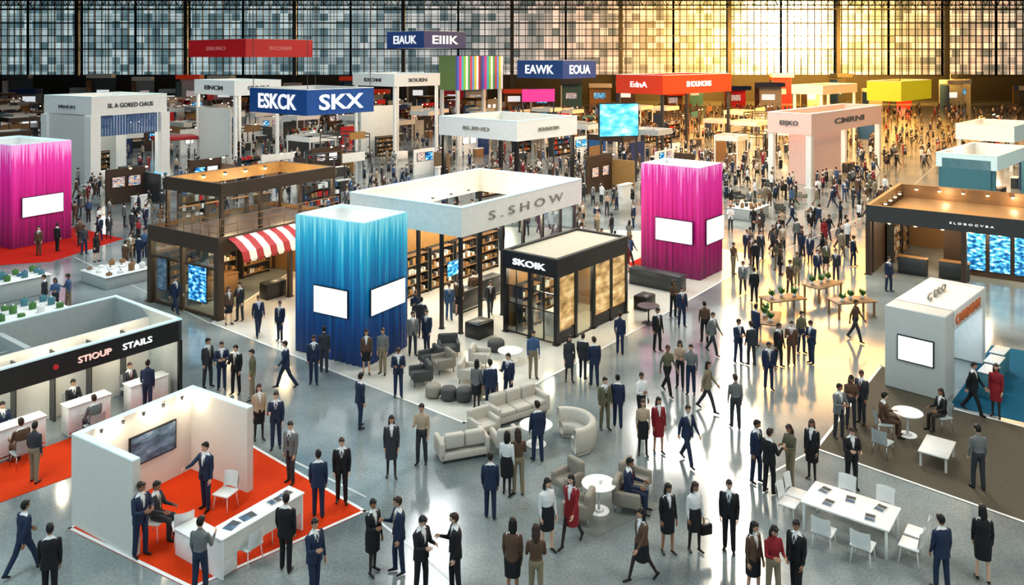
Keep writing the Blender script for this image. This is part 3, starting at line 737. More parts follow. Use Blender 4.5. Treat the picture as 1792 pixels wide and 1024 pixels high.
def sofa(loc, rot, label, m, w=2.0):
    e = empty('sofa', loc, rot, label, 'sofa'); n = max(2, round(w/.75))
    ob('base', MB().rbox(-w/2, w/2, -.42, .42, .08, .3, m, .04, 2), e)
    for i in range(n):
        x0 = -w/2+.12+(w-.24)*i/n; x1 = -w/2+.12+(w-.24)*(i+1)/n
        ob('seat_cushion', MB().rbox(x0+.01, x1-.01, -.42, .2, .29, .45, m, .05, 3), e)
        ob('back_cushion', MB().rbox(x0+.01, x1-.01, .16, .4, .4, .82, m, .07, 3), e)
    for s in (-1,1): ob('armrest', MB().rbox(s*(w/2-.06)-.08, s*(w/2-.06)+.08, -.44, .42, .1, .6, m, .05, 3), e)
    for sx in (-1,1):
        for sy in (-.36,.36): ob('leg', MB().cyl((sx*(w/2-.12), sy, .09), (sx*(w/2-.12), sy, 0), .025, .02, black, 7), e)
    return e
def curved_sofa(loc, rot, label, m, r=.85, span=3.6):
    e = empty('curved_sofa', loc, rot, label, 'sofa')
    def arc(r0, r1, z0, z1, sp, rr):
        mb = MB(); n = 20; vs = []; fs = []
        prof = [(r0+rr,z0),(r1-rr,z0),(r1,z0+rr),(r1,z1-rr),(r1-rr,z1),(r0+rr,z1),(r0,z1-rr),(r0,z0+rr)]
        for i in range(n+1):
            t = pi/2-sp/2+sp*i/n
            for (q, z) in prof: vs.append((cos(t)*q, sin(t)*q, z))
        k = len(prof)
        for i in range(n):
            for j in range(k): fs.append((i*k+j, i*k+(j+1)%k, (i+1)*k+(j+1)%k, (i+1)*k+j))
        fs.append(list(range(k))); fs.append([n*k+j for j in range(k-1,-1,-1)])
        return mb.add(vs, fs, m, True)
    ob('seat', arc(r-.45, r-.05, .1, .44, span, .05), e); ob('backrest', arc(r-.12, r+.12, .1, .8, span, .06), e)
    ob('base', arc(r-.4, r+.05, 0, .1, span*.96, .02), e)
    return e
def round_table(loc, label, r=.42, h=.74, top=white, cup=False):
    e = empty('round_table', loc, 0, label, 'table')
    mb = MB(); mb.cyl((0,0,h-.035),(0,0,h-.02),r*.97,r,top,32); mb.cyl((0,0,h-.02),(0,0,h),r,r*.985,top,32); ob('table_top', mb, e)
    ob('pedestal', MB().cyl((0,0,.03),(0,0,h-.035),.04,.03,top,12), e)
    mb = MB(); mb.cyl((0,0,0),(0,0,.02),r*.62,r*.6,top,24); mb.cyl((0,0,.02),(0,0,.05),r*.3,.05,top,24); ob('base', mb, e)
    if cup:
        c = empty('coffee_cup', (loc[0]+.05, loc[1], loc[2]+h), 0, 'small white cup on the round table', 'cup')
        mb = MB(); mb.cyl((0,0,0),(0,0,.09),.03,.04,white,12); ob('cup_body', mb, c); mb = MB(); mb.cyl((.04,0,.045),(.065,0,.045),.012,.012,white,6); ob('handle', mb, c)
    return e
def Gz(x, y, z=.012): p = G(x, y); p.z = z; return p

round_table(Gz(1048,895), 'white round pedestal table with a cup', .46, .74, cup=True)
for (x,y,r) in ((994,862,-50),(1012,912,-110),(1100,893,70),(1112,862,55)): armchair('armchair', Gz(x,y), radians(r), 'taupe upholstered armchair at the round table', sofa_m, .64, group='taupe armchairs round the table', h=.84)
curved_sofa(Gz(992,778), radians(-75), 'pale grey curved sofa beside round coffee table', sofa_l, .8, 3.2)
sofa(Gz(905,728), radians(35), 'pale grey sofa with three cushions', sofa_l, 2.1)
sofa(Gz(808,796), radians(200), 'pale grey low sofa seen from behind', sofa_l, 1.5)
armchair('armchair', Gz(846,762), radians(35), 'pale grey armchair beside the sofas', sofa_l, .85)
armchair('armchair', Gz(885,786), radians(200), 'pale grey armchair beside the sofas', sofa_l, .8)
round_table(Gz(938,778), 'white round coffee table among sofas', .52, .62)
for (x,y,r,m,w_) in ((785,622,10,sofa_d,.85),(736,672,-70,sofa_d,.8),(775,650,-60,sofa_m,.8),(822,668,80,sofa_l,.85),(840,640,80,sofa_l,.8),(848,694,120,sofa_m,.8),(752,642,-60,sofa_d,.7)):
    armchair('armchair', Gz(x,y), radians(r), 'low upholstered lounge armchair on white platform', m, w_, False)
def ottoman(x, y, m, r=.28, h=.42):
    e = empty('ottoman', Gz(x, y), 0, 'round upholstered ottoman on white platform', 'ottoman')
    mb = MB(); mb.loft([(0,0,.03,r*.8,r*.8),(0,0,.08,r,r),(0,0,h-.06,r,r),(0,0,h,r*.86,r*.86)], m, 20); ob('cushion', mb, e)
    mb = MB(); mb.cyl((0,0,0),(0,0,.04),r*.7,r*.7,black,16); ob('base', mb, e)
for (x,y,m) in ((785,700,sofa_d),(812,702,sofa_d),(758,695,sofa_m)): ottoman(x, y, m)
round_table(Gz(893,632), 'low white round coffee table', .5, .42); ottoman(868,614,sofa_d,.35)
def crate(x, y, rz=.9, w=1.0, d=.8, h=.65, label='black square planter box'):
    e = empty('planter_box', Gz(x,y), rz, label, 'planter')
    mb = MB(); mb.rbox(-w/2,w/2,-d/2,d/2,0,h,black,.03,2); ob('box', mb, e)
    mb = MB(); mb.rbox(-w/2+.06,w/2-.06,-d/2+.06,d/2-.06,h-.02,h+.03,dgray,.02,1); ob('rim', mb, e)
crate(839,588); crate(1128,540,.9,.9,.7); crate(478,520,.9,1.2,.6,.8)
round_table(Gz(1135,566), 'dark round bistro table', .5, .8, dgray)
counter(Gz(1150,503), radians(141), 3.0, .8, .85, dgray, label='long dark grey counter beside magenta tower')
# rectangular table with white chairs
tp = G(1556,985); a = radians(52)
tb = empty('meeting_table', (tp.x, tp.y, .0), a, 'white rectangular meeting table with brochures', 'table')
Lx, Ly = 1.25, 2.1
ob('table_top', MB().rbox(0, Lx, 0, Ly, .70, .75, white, .015, 2), tb)
for x in (.08, Lx-.08):
    for y in (.08, Ly-.08): ob('leg', MB().rbox(x-.03, x+.03, y-.03, y+.03, 0, .70, white, .008, 1), tb)
def brochure(loc, rz, m=paper):
    ob('brochure', MB().box(-.18,.18,-.13,.13,0,.012,m).box(-.16,-.01,-.11,.11,.012,.014,screeng).box(.01,.16,-.11,.11,.012,.014,sofa_d), loc=loc, rot=rz, label='open printed brochure on a table', category='brochure', group='brochures on tables')
for (x,y) in ((.3,.5),(.9,.4),(.35,1.5),(.85,1.1),(.9,1.75)): brochure(loc2w(tp, a, x, y, .75), a+R.uniform(-.2,.2))
wc = [(-.35,.5,-90),(-.35,1.4,-90),(1.6,.5,90),(1.6,1.45,90),(.35,-.4,0),(.95,-.4,0),(.35,2.5,180),(.9,2.5,180)]
for (x,y,r) in wc:
    seat_chair('dining_chair', loc2w(tp, a, x, y, 0), a+radians(r)+pi, 'white shell chair at the meeting table', white, white, group='white chairs at the meeting table')
round_table(Gz(1588,762), 'white round meeting table on brown carpet', .46, .74)
for (x,y,r) in ((1546,764,80),(1648,752,-75),(1545,798,130)): seat_chair('dining_chair', Gz(x,y), radians(r), 'grey chair beside the round table', lgray, chrome, group='grey chairs on brown carpet')
e = empty('coffee_table', Gz(1640,808), radians(52), 'low pale rectangular table with small parts', 'table')
ob('table_top', MB().rbox(-.65,.65,-.4,.4,.40,.45,offwhite,.01,1), e)
for x in (-.58,.58):
    for y in (-.33,.33): ob('leg', MB().box(x-.03,x+.03,y-.03,y+.03,0,.40,offwhite), e)
df, da, dl, dw = G(388,1020), radians(56), 2.45, .6
e = empty('reception_desk', (df.x, df.y, .012), da, 'long white reception desk on orange carpet', 'desk')
ob('worktop', MB().rbox(0, dl, 0, dw, .9, .95, white, .012, 2), e)
ob('side_panel', MB().box(.03,.08,.03,dw-.03,0,.9,white), e); ob('side_panel', MB().box(dl-.08,dl-.03,.03,dw-.03,0,.9,white), e)
ob('front_panel', MB().box(.08,dl-.08,.04,.08,.45,.9,offwhite), e)
ob('drawer_unit', MB().rbox(.1,.5,.1,dw-.04,.02,.88,white,.01,1), e)
e2 = empty('low_counter', loc2w(df, da, .1, 1.05, .012), da, 'low white cabinet beside the reception desk', 'cabinet')
ob('body', MB().rbox(-.1,.45,-.35,.75,0,.6,white,.015,2), e2); ob('worktop', MB().rbox(-.12,.47,-.37,.77,.6,.64,white,.01,1), e2)
for (x,y) in ((.5,.3),(.95,.3),(1.75,.3),(2.1,.32)): brochure(loc2w(df, da, x, y, .962), da+R.uniform(-.3,.3), screeng if x < 1 else paper)
for (x,y,r) in ((320,948,-150),(395,890,-20),(436,985,-120),(478,940,-120),(272,940,80)): seat_chair('dining_chair', Gz(x,y), radians(r), 'white shell chair on orange carpet', white, white, group='white chairs on orange carpet')
for (x,y,r) in ((1370,548,.3),(1440,522,.6),(1490,552,.2),(1345,585,1.2)):
    e = empty('display_table', Gz(x,y,0), r, 'wooden display table with small green plants', 'table'); ob('table_top', MB().rbox(-1,1,-.5,.5,.68,.74,tan,.015,1), e)
    for sx in (-.9,.9):
        for sy in (-.4,.4): ob('leg', MB().box(sx-.04,sx+.04,sy-.04,sy+.04,0,.68,tan), e)
    for k in range(3):
        p = Matrix.Rotation(r,3,'Z') @ Vector((-.6+k*.6, R.uniform(-.2,.2), 0)); q = Gz(x,y,0)+p
        pl = empty('potted_plant', (q.x,q.y,.74), 0, 'small potted green plant on a display table', 'plant', 'plants on display tables')
        ob('pot', MB().cyl((0,0,0),(0,0,.14),.07,.1,white,12), pl); mb = MB()
        for q_ in range(22):
            t = q_*2.4; d = Vector((cos(t)*.2, sin(t)*.2, .1+.24*R.random())); s_ = Vector((-sin(t),cos(t),0))*.05
            m0 = Vector((0,0,.12)); mb.add([m0, m0+d*.6+s_, m0+d+Vector((0,0,.03)), m0+d*.6-s_], [(0,1,2,3)], green)
        g = ob('leaves', mb, pl); g['kind'] = 'stuff'
    reg(Gz(x,y,0)-Vector((1,.5,0)), 0, 2, 1, .1)
def island(px, py, rz, w, d, h, label, mats):
    q = Gz(px,py,0); e = empty('display_island', q, rz, label, 'counter'); mb = MB(); mb.rbox(-w/2,w/2,-d/2,d/2,0,h,lgray,.04,2); ob('body', mb, e)
    ob('worktop', MB().rbox(-w/2-.05,w/2+.05,-d/2-.05,d/2+.05,h,h+.06,white,.02,1), e)
    for i in range(4):
        for j in range(3):
            x = -w/2+.3+(w-.6)*i/3; y = -d/2+.3+(d-.6)*j/2; mb = MB(); hh = .1+R.random()*.3
            mb.rbox(x-.13,x+.13,y-.1,y+.1,h+.06,h+.06+hh,R.choice(mats),.02,1); mb.cyl((x,y,h+.06+hh),(x,y,h+.12+hh),.05,.03,R.choice(mats),8); ob('exhibit_model', mb, e)
    rr = max(w,d)/2; FOOT.append((q-Vector((rr,rr,0)), 0, 2*rr, 2*rr, .1))
island(203,492,.95,2.4,2.6,.6,'low grey display island with scale models',[white,dgray,tan])
island(40,575,.95,3,2.2,.7,'low display island with green models',[green,teal,white])
island(20,520,.95,3,1.6,.9,'display island with blue and green models',[green,bluebl,teal])
island(1310,380,.9,3,2.0,.8,'pale display island with dark models',[dgray,tan,white])
island(250,325,.9,4,2.4,.8,'white display island with cyan models',[screenc,white,teal])
for (x,y,r,m) in ((1292,352,20,sofa_d),(1330,345,200,sofa_m),(1365,372,80,sofa_d),(1400,350,120,sofa_m),(1350,330,10,sofa_d),(1420,385,60,sofa_m)):
    q = Gz(x,y,0); armchair('armchair', q, radians(r), 'dark lounge armchair in distant seating area', m, 1.0, False); FOOT.append((q-Vector((.7,.7,0)), 0, 1.4, 1.4, .1))

# ------------------------------------------------------------ filler stands
ga = radians(52); gu = Vector((cos(ga), sin(ga), 0)); gv = Vector((-sin(ga), cos(ga), 0))
A0, A1 = G(1260,700), G(1640,262); ad = (A1-A0).normalized()
def aisled(p): d = p-A0; return abs(d.x*ad.y-d.y*ad.x)
cnt = 0
acc_cols = [white, offwhite, lgray, navy2, reds, teal, dgray, tan, bluebl, brown, brass, tan]
for i in range(-20, 34):
    for j in range(-20, 30):
        if cnt > 175: break
        c = Vector((0, 100, 0))+gu*(i*6.8+R.uniform(-.8,.8))+gv*(j*6.8+R.uniform(-.8,.8))
        if not (56 < c.y < 185): continue
        if abs(c.x/c.y) > .66: continue
        lu, lv = R.uniform(2.8, 4.6), R.uniform(2.8, 4.6)
        cc = c+gu*lu/2+gv*lv/2
        if aisled(cc) < 5.5 or inside(cc.x, cc.y, 3.4): continue
        if c.y > 120 and R.random() < .4: continue
        st = R.choice('ABCDACB'); m1 = R.choice(acc_cols[:3]+[white, white, brown]); m2 = R.choice(acc_cols); h = R.uniform(2.6, 4.2)
        bo = empty('exhibition_stand', c, ga, {'A':'open stand with fascia ring on slim posts','B':'stand with panel wall and bright posters','C':'dark rack stand stacked with products','D':'open truss frame stand with counter'}[st], 'stand', 'exhibition stands across the hall')
        FOOT.append((c.copy(), ga, lu, lv, .35)); cnt += 1
        if st == 'A':
            ob('fascia', ringmesh(lu, lv, h-.6, h, .12, m1, inner=offwhite), bo); posts(bo, [(.1,.1),(lu-.1,.1),(.1,lv-.1),(lu-.1,lv-.1)], .06, 0, h-.6, R.choice([black, white, dgray]))
            ob('back_panel', MB().box(.2, lu-.2, lv-.2, lv-.1, 0, 2.4, m2), bo)
        elif st == 'B':
            ob('wall_panel', MB().box(0, lu, lv-.15, lv, 0, h*.85, m1), bo); ob('side_panel', MB().box(lu-.12, lu, lv*.4, lv-.15, 0, h*.7, m2), bo)
            for k in range(2): screen(bo, lu*(.3+.4*k), 1.8, 1.0, .8, lv-.15, 'r', R.choice([screenb, screenw, screenm, screenm]), 'poster')
        elif st == 'C':
            mb = MB()
            for k in range(4): mb.box(0, lu, 0, .6, .2+k*.6, .24+k*.6, dgray)
            for x in (0, lu/2, lu-.06): mb.box(x, x+.06, 0, .6, 0, 2.3, dgray)
            ob('rack', mb, bo); mb = MB()
            for k in range(4):
                x = .1
                while x < lu-.4:
                    ww = R.uniform(.15,.4); mb.box(x, x+ww, .08, .5, .24+k*.6, .24+k*.6+R.uniform(.2,.45), R.choice([white, tan, brass, redst, bluebl, offwhite, dgray, brown])); x += ww+.08
            g = ob('rack_goods', mb, bo); g['kind'] = 'stuff'
            ob('wall_panel', MB().box(0, lu, .62, .7, 0, h*.7, m2), bo)
        else:
            mb = MB()
            for (x, y) in ((0,0),(lu,0),(0,lv),(lu,lv)): mb.cyl((x,y,0),(x,y,h),.07,.07,dgray,6)
            for (p, q) in (((0,0),(lu,0)),((lu,0),(lu,lv)),((lu,lv),(0,lv)),((0,lv),(0,0))):
                mb.cyl((*p,h),(*q,h),.07,.07,dgray,6); mb.cyl((*p,h-.4),(*q,h-.4),.05,.05,dgray,6)
            ob('truss_frame', mb, bo); ob('sign_panel', MB().box(lu*.2, lu*.8, -.1, 0, h-.5, h+.3, m2), bo)
        mb = MB(); mb.box(lu*.2, lu*.6, .9, 1.4, 0, .95, R.choice([white, dgray, dgray, tan])); mb.box(lu*.18, lu*.62, .86, 1.44, .95, 1.0, white); ob('counter', mb, bo)
        if st != 'C': spots(bo, [(lu*.3, lv*.5, h-.3),(lu*.7, lv*.5, h-.3)], R.choice([lampw, lamp]), .1)
# tall stands along the far wall
for k in range(34):
    x = -128+k*7.8+R.uniform(-1,1); y = R.uniform(192,208); wdt = R.uniform(4,6.5); h = R.uniform(3.5,8)
    if inside(x+wdt/2, y, 3): continue
    e = empty('exhibition_stand', (x,y,0), R.uniform(-.2,.3), 'tall panel stand along the far wall', 'stand', 'tall stands along the far wall'); m1 = R.choice([white,offwhite,lgray,tan,brass,dgray,teal,reds,brown])
    ob('wall_panel', MB().box(0,wdt,0,.3,0,h,m1), e); ob('side_panel', MB().box(0,.3,-3,0,0,h*.8,R.choice(acc_cols)), e)
    ob('fascia', ringmesh(wdt,3,h-1,h,.2,R.choice([white,offwhite,redo,navy2,dgray])), e, loc=(0,-3,0)); screen(e, wdt/2, h*.4, wdt*.5, 1.4, 0, 'r', R.choice([screenw,screenm,screenb]), 'poster')
    FOOT.append((Vector((x,y-3,0)), 0, wdt, 3.3, .3))

# ------------------------------------------------------------ people
def MM(n, c, r=.7): return M(n, c, r, var=.08, spec=.3)
skins = [MM('skin_a', (196,150,122), .5), MM('skin_b', (158,112,86), .5), MM('skin_c', (214,172,146), .5)]
hairs = [MM('hair_black', (20,17,16), .4), MM('hair_brown', (48,32,24), .4)]
cl = {k: MM('cloth_'+k, c) for k, c in dict(navy=(28,42,68), black=(22,23,27), charcoal=(46,50,56), grey=(104,108,108), brown=(84,62,48), beige=(172,152,128), white=(218,220,220), blue=(62,88,124), red=(130,28,36), olive=(90,88,68), lip=(140,70,62), khaki=(128,116,94)).items()}
tights = MM('tights', (46,38,36)); shoe = MM('shoe_black', (14,13,13), .35)
ROLE = ['skin','shirt','sleeve','bottom','shoes','dark','lip','jacket','hair','tie','skirt']
def build_person(pose, female=False, jacket=True, skirt=False, longhair=False, tie=False, voxel=.0145, hands=True):
    P = dict(al=(4,6,8,0), ar=(4,6,8,0), ll=(0,2), lr=(0,2), sit=False, hd=0, hn=0); P.update(pose)
    rp = {r: bpy.data.materials.get('role_'+r) or bpy.data.materials.new('role_'+r) for r in ROLE}
    k = .92 if female else 1.0
    hz = .92; segs = []; mb = MB(); sk = rp['skin']
    def seg(p0, p1, r0, r1, role): mb.cap(p0, p1, r0, r1, sk, 10, 3); segs.append((Vector(p0), Vector(p1), r0, r1, role))
    legr = (.075,.052,.036) if skirt else (.088,.068,.056)
    feet = []
    for s, lg in ((1,P['ll']),(-1,P['lr'])):
        th, kb = radians(lg[0]), radians(lg[1]); hp = Vector((s*.085,0,hz-.02)); sp = .03 if P['sit'] else .025
        kn = hp+Vector((s*sp,-sin(th),-cos(th)))*.43; an = kn+Vector((s*.02,-sin(th-kb),-cos(th-kb)))*.41
        seg(hp, kn, legr[0]*k, legr[1]*k, 'bottom'); seg(kn+Vector((0,0,0)), an, legr[1]*k, legr[2]*k, 'bottom')
        fd = Vector((s*.22, -1, 0)).normalized()
        heel = an+Vector((0,.03,-.04)); toe = an+fd*.15+Vector((0,0,-.052))
        if th-kb < -.3 and not P['sit']: heel = an+Vector((0,.05,-.02)); toe = an+Vector((s*.015,-.10,-.11))
        seg(heel, toe, .038, .030, 'shoes'); segs.append((an+Vector((0,0,-.02)), an+Vector((0,-.02,-.03)), .03,.03,'shoes')); feet.append(min(heel.z-.038, toe.z-.030))
    tor = [(0,0,hz-.10,.10*k,.08),(0,0,hz-.05,.15,.105),(0,0,hz+.02,.162 if not female else .165,.118),(0,0,hz+.14,.140*k,.104),(0,-.005,hz+.30,.165*k,.118),(0,0,hz+.42,.172*k,.105),(0,.005,hz+.485,.12*k,.082),(0,.005,hz+.53,.062,.062)]
    mb.loft(tor, sk, 20); segs.append((Vector((0,0,hz-.02)), Vector((0,0,hz+.44)), .15,.15,'shirt'))
    segs.append((Vector((0,0,hz-.08)), Vector((0,0,hz+.03)), .165,.165,'bottom'))
    seg((0,.005,hz+.50), (0,-.005,hz+.60), .054*k, .050*k, 'skin')
    hc = Vector((0,-.02,hz+.69))
    def hf(x,y,z):
        if z < 0: x *= 1-.30*z*z-.1*(-z); y = y*(1-.12*(-z))-.10*(-z)
        return x,y,z
    HR = Matrix.Translation(hc+Vector((0,0,-.1))) @ Matrix.Rotation(radians(P['hd']),4,'Z') @ Matrix.Rotation(radians(P['hn']),4,'X') @ Matrix.Translation(-hc-Vector((0,0,-.1)))
    def rot_from(m_, n0):
        for i in range(n0, len(m_.v)): m_.v[i] = tuple(HR @ Vector(m_.v[i]))
    n0 = len(mb.v)
    mb.ell(hc, (.074,.094,.115), sk, 20, 14, hf)
    mb.cap(hc+Vector((0,-.090,.012)), hc+Vector((0,-.108,-.025)), .009, .015, sk, 8, 2)
    for s in (-1,1): mb.ell(hc+Vector((s*.074,.008,-.005)), (.012,.02,.032), sk, 8, 6)
    rot_from(mb, n0)
    segs.append((HR @ (hc+Vector((0,0,.04))), HR @ (hc+Vector((0,-.01,-.05))), .085,.075,'skin'))
    hnds = []
    for s, ar in ((1,P['al']),(-1,P['ar'])):
        fa, ab, el, inn = radians(ar[0]), radians(ar[1]), radians(ar[2]), ar[3]
        sh = Vector((s*.175*k,0,hz+.43)); d = Vector((s*sin(ab), -sin(fa)*cos(ab), -cos(fa)*cos(ab)))
        e_ = sh+d*.28; d2 = Vector((s*(sin(ab)*.5-inn), -sin(fa+el), -cos(fa+el))).normalized(); wr = e_+d2*.235
        th_ = 1.12 if jacket else .95
        seg(sh, e_, .056*k*th_, .046*k*th_, 'sleeve'); seg(e_, wr, .044*k*th_, .030*k*th_, 'sleeve'); hnds.append((s, wr, d2))
        if not hands: mb.cap(wr+d2*.04, wr+d2*.12, .032, .022, sk, 8, 2); segs.append((wr+d2*.04, wr+d2*.13, .035,.025,'skin'))
        else: seg(wr, wr+d2*.035, .026, .026, 'skin')
    me = mb.mesh('tmp'); t = bpy.data.objects.new('tmp', me); COL.objects.link(t)
    md = t.modifiers.new('r','REMESH'); md.mode = 'VOXEL'; md.voxel_size = voxel; md.use_smooth_shade = True
    ms = t.modifiers.new('s','SMOOTH'); ms.factor = .5; ms.iterations = 2
    bpy.context.view_layer.update()
    bme = bpy.data.meshes.new_from_object(t.evaluated_get(bpy.context.evaluated_depsgraph_get())); bpy.data.objects.remove(t)
    bb = MB()
    vs = [v.co.copy() for v in bme.vertices]
    def role(c):
        best = 9; br = 'shirt'
        for p0, p1, r0, r1, rl in segs:
            d = p1-p0; L2 = d.length_squared; tt = 0 if L2 < 1e-9 else max(0, min(1, (c-p0).dot(d)/L2))
            q = (c-(p0+d*tt)).length-(r0+(r1-r0)*tt)
            if q < best: best = q; br = rl
        return br
    byrole = {}
    for p in bme.polygons: byrole.setdefault(role(p.center), []).append(list(p.vertices))
    bb.v += [tuple(v) for v in vs]
    for rl, fs in byrole.items():
        i = bb.mi(rp[rl])
        for f_ in fs: bb.f.append(f_); bb.m.append(i); bb.sm.append(True)
    if hands:
        n0 = len(bb.v)
        for s in (-1,1):
            bb.ell(hc+Vector((s*.030,-.088,.010)), (.013,.008,.008), rp['dark'], 8, 5)
            bb.ell(hc+Vector((s*.031,-.088,.032)), (.018,.007,.004), rp['hair'], 8, 4)
        bb.ell(hc+Vector((0,-.0955,-.052)), (.022,.008,.007), rp['lip'], 8, 5)
        rot_from(bb, n0)
        for s, wr, d in hnds:
            n_ = Vector((-s,0,0)); n_ = (n_-d*n_.dot(d)).normalized()
            wv = d.cross(n_)*s
            if wv.dot(Vector((0,-1,0.3))) < 0: wv = -wv
            for i in range(4):
                off = (i-1.5)*.019; kn = wr+d*.095+wv*(-off); L_ = (.074,.082,.076,.058)[i]
                bb.cap(wr+d*.02+wv*(-off*.7), kn, .015, .0125, sk, 7, 2)
                d3 = (d+n_*.35).normalized(); p2 = kn+d3*L_*.5; d4 = (d+n_*1.0).normalized(); p3 = p2+d4*L_*.5
                bb.cap(kn, p2, .0105, .009, sk, 6, 2); bb.cap(p2, p3, .009, .007, sk, 6, 2)
            tb_ = wr+d*.035+wv*.025; t2 = tb_+(d*.6+wv*.6+n_*.3).normalized()*.045; t3 = t2+(d+n_*.4).normalized()*.035
            bb.cap(tb_, t2, .014, .011, sk, 6, 2); bb.cap(t2, t3, .011, .008, sk, 6, 2)
    parts = {'body': bb}
    hb = MB(); hm = rp['hair']
    hb.ell(hc+Vector((0,.008,.012)), (.082,.099,.114), hm, 20, 14, None, lambda x,y,z: (y > -.01 and z > -.085) or z > .058 or (y > -.045 and z > .01))
    hb.ell(hc+Vector((0,-.03,.072)), (.067,.072,.042), hm, 14, 8)
    if longhair:
        hb.ell(hc+Vector((0,.058,-.10)), (.082,.046,.17), hm, 14, 10)
        for s in (-1,1): hb.cap(hc+Vector((s*.072,.012,.02)), hc+Vector((s*.078,.0,-.15)), .02, .018, hm, 8, 2)
    rot_from(hb, 0)
    parts['hair'] = hb
    if jacket:
        jb = MB(); jm = rp['jacket']; z0 = .02 if P['sit'] else -.13
        rg = [(0,0,hz+z0,.188*k+(.0),.140),(0,0,hz+.03,.180,.136),(0,0,hz+.14,.160*k,.122),(0,-.005,hz+.23,.172*k,.130),(0,-.005,hz+.32,.186*k,.137),(0,0,hz+.41,.192*k,.124),(0,.005,hz+.465,.150*k,.098),(0,.01,hz+.51,.078,.078)]
        gaps = [.16,.05,.05,.16,.26,.36,.50]
        def sk_(j, t):
            dd = abs((t-1.5*pi+pi) % (2*pi)-pi); return dd < gaps[j]
        jb.loft(rg, jm, 40, sk_, False); parts['jacket'] = jb
        for s in (-1,1):
            jb.add([(s*.02,-.140,hz+.18),(s*.075,-.142,hz+.36),(s*.045,-.118,hz+.46),(s*.035,-.134,hz+.36)], [(0,1,2,3)], jm)
    if tie:
        tb2 = MB(); y = -.132
        tb2.add([(-.012,y+.035,hz+.475),(.012,y+.035,hz+.475),(.018,y-.006,hz+.36),(.026,y-.006,hz+.18),(0,y,hz+.13),(-.026,y-.006,hz+.18),(-.018,y-.006,hz+.36)], [(6,5,4,3,2,1,0)], rp['tie']); parts['tie'] = tb2
    if skirt:
        sb = MB(); sb.loft([(0,0,hz+.15,.142*k,.108),(0,0,hz+.02,.180,.132),(0,0,hz-.08,.188,.140),(0,0,hz-.25,.176,.150),(0,0,hz-.40,.170,.155)], rp['skirt'], 28, None, False); parts['skirt'] = sb
    dz = -min(feet)
    for b in parts.values(): b.v = [(x,y,z+dz) for x,y,z in b.v]
    return parts
POSES = {
 'stand': dict(al=(6,7,14,.08), ar=(-2,6,12,.05), ll=(9,11), lr=(-4,1), hd=14, hn=6),
 'walk': dict(al=(24,4,18,.05), ar=(-22,5,16,.0), ll=(-20,12), lr=(24,8), hd=-6, hn=4),
 'talk': dict(al=(4,8,14,.08), ar=(20,8,95,.25), ll=(-3,2), lr=(8,10), hd=-12, hn=4),
 'hold': dict(al=(14,8,88,.35), ar=(16,8,92,.4), ll=(6,8), lr=(-3,2), hd=0, hn=20),
 'cross': dict(al=(18,14,86,.75), ar=(22,14,80,.75), ll=(7,10), lr=(-4,2), hd=18, hn=4),
 'reach': dict(al=(2,6,14,.0), ar=(62,10,30,.1), ll=(4,4), lr=(-4,2), hd=-15),
 'sit': dict(al=(24,8,60,.15), ar=(20,8,66,.2), ll=(86,86), lr=(84,84), sit=True, hn=8),
}
TEM = {}
def mk(key, **kw):
    parts = build_person(**kw)
    d = {n: b.mesh('person_'+n) for n, b in parts.items()}
    j = MB()
    for b in parts.values():
        o = len(j.v); j.v += b.v
        for f_, mi, s_ in zip(b.f, b.m, b.sm): j.f.append([o+q for q in f_]); j.m.append(j.mi(b.mats[mi])); j.sm.append(s_)
    TEM[key] = (d, j.mesh('person_figure'), kw)
for ps in ('stand','walk','talk','hold','cross','reach','sit'): mk('m_'+ps, pose=POSES[ps], tie=ps in ('stand','talk','sit'))
for ps in ('stand','walk','talk'): mk('w_'+ps, pose=POSES[ps], female=True, skirt=True, longhair=ps != 'talk')
mk('w_sit', pose=POSES['sit'], female=True, longhair=True)
mk('t_stand', pose=POSES['hold'], female=True, jacket=False, longhair=True)
mk('t_walk', pose=POSES['walk'], female=True, jacket=True, longhair=True)
mk('b_stand', pose=POSES['stand'], female=True, jacket=False, skirt=True, longhair=True)
mk('c_stand', pose=POSES['stand'], jacket=False); mk('c_talk', pose=POSES['talk'], jacket=False); mk('c_walk', pose=POSES['walk'], jacket=False)
DESC = {'stand':'standing with arms down','walk':'walking mid-stride','talk':'standing with one forearm raised','hold':'standing holding hands before chest','cross':'standing with folded arms','reach':'standing with one arm extended','sit':'sitting upright on a chair'}
def outfit(c, kind, rr):
    o = dict(skin=rr.choice(skins), hair=rr.choice([hairs[0], hairs[0], hairs[1]]), dark=hairs[0], lip=cl['lip'], shoes=shoe, tie=rr.choice([cl['red'], cl['navy'], cl['black'], cl['beige']]))
    top = cl[c]
    if kind in 'mw': o.update(jacket=top, sleeve=top, shirt=cl['white'], bottom=top if c not in ('beige','white','grey') else cl['charcoal'])
    elif kind == 't': o.update(jacket=top, sleeve=top, shirt=top, bottom=rr.choice([cl['black'], cl['charcoal'], cl['khaki']]))
    else: o.update(jacket=top, sleeve=top, shirt=top, bottom=rr.choice([cl['black'], cl['navy'], cl['charcoal'], cl['khaki']]))
    o['skirt'] = top if c in ('navy','black','charcoal','red') else cl['black']
    if kind in 'wb': o['bottom'] = rr.choice([tights, o['skin']])
    return o
def setm(o, of):
    for i, sl in enumerate(o.material_slots):
        r = o.data.materials[i].name.replace('role_','')
        sl.link = 'OBJECT'; sl.material = of[r]
CNAME = dict(navy='navy', black='black', charcoal='charcoal', grey='grey', brown='brown', beige='beige', white='white', blue='blue', red='dark red', olive='olive', khaki='khaki')
PPL = []; HASH = {}
def addp(x, y): PPL.append((x, y)); HASH.setdefault((int(x//2), int(y//2)), []).append((x, y))
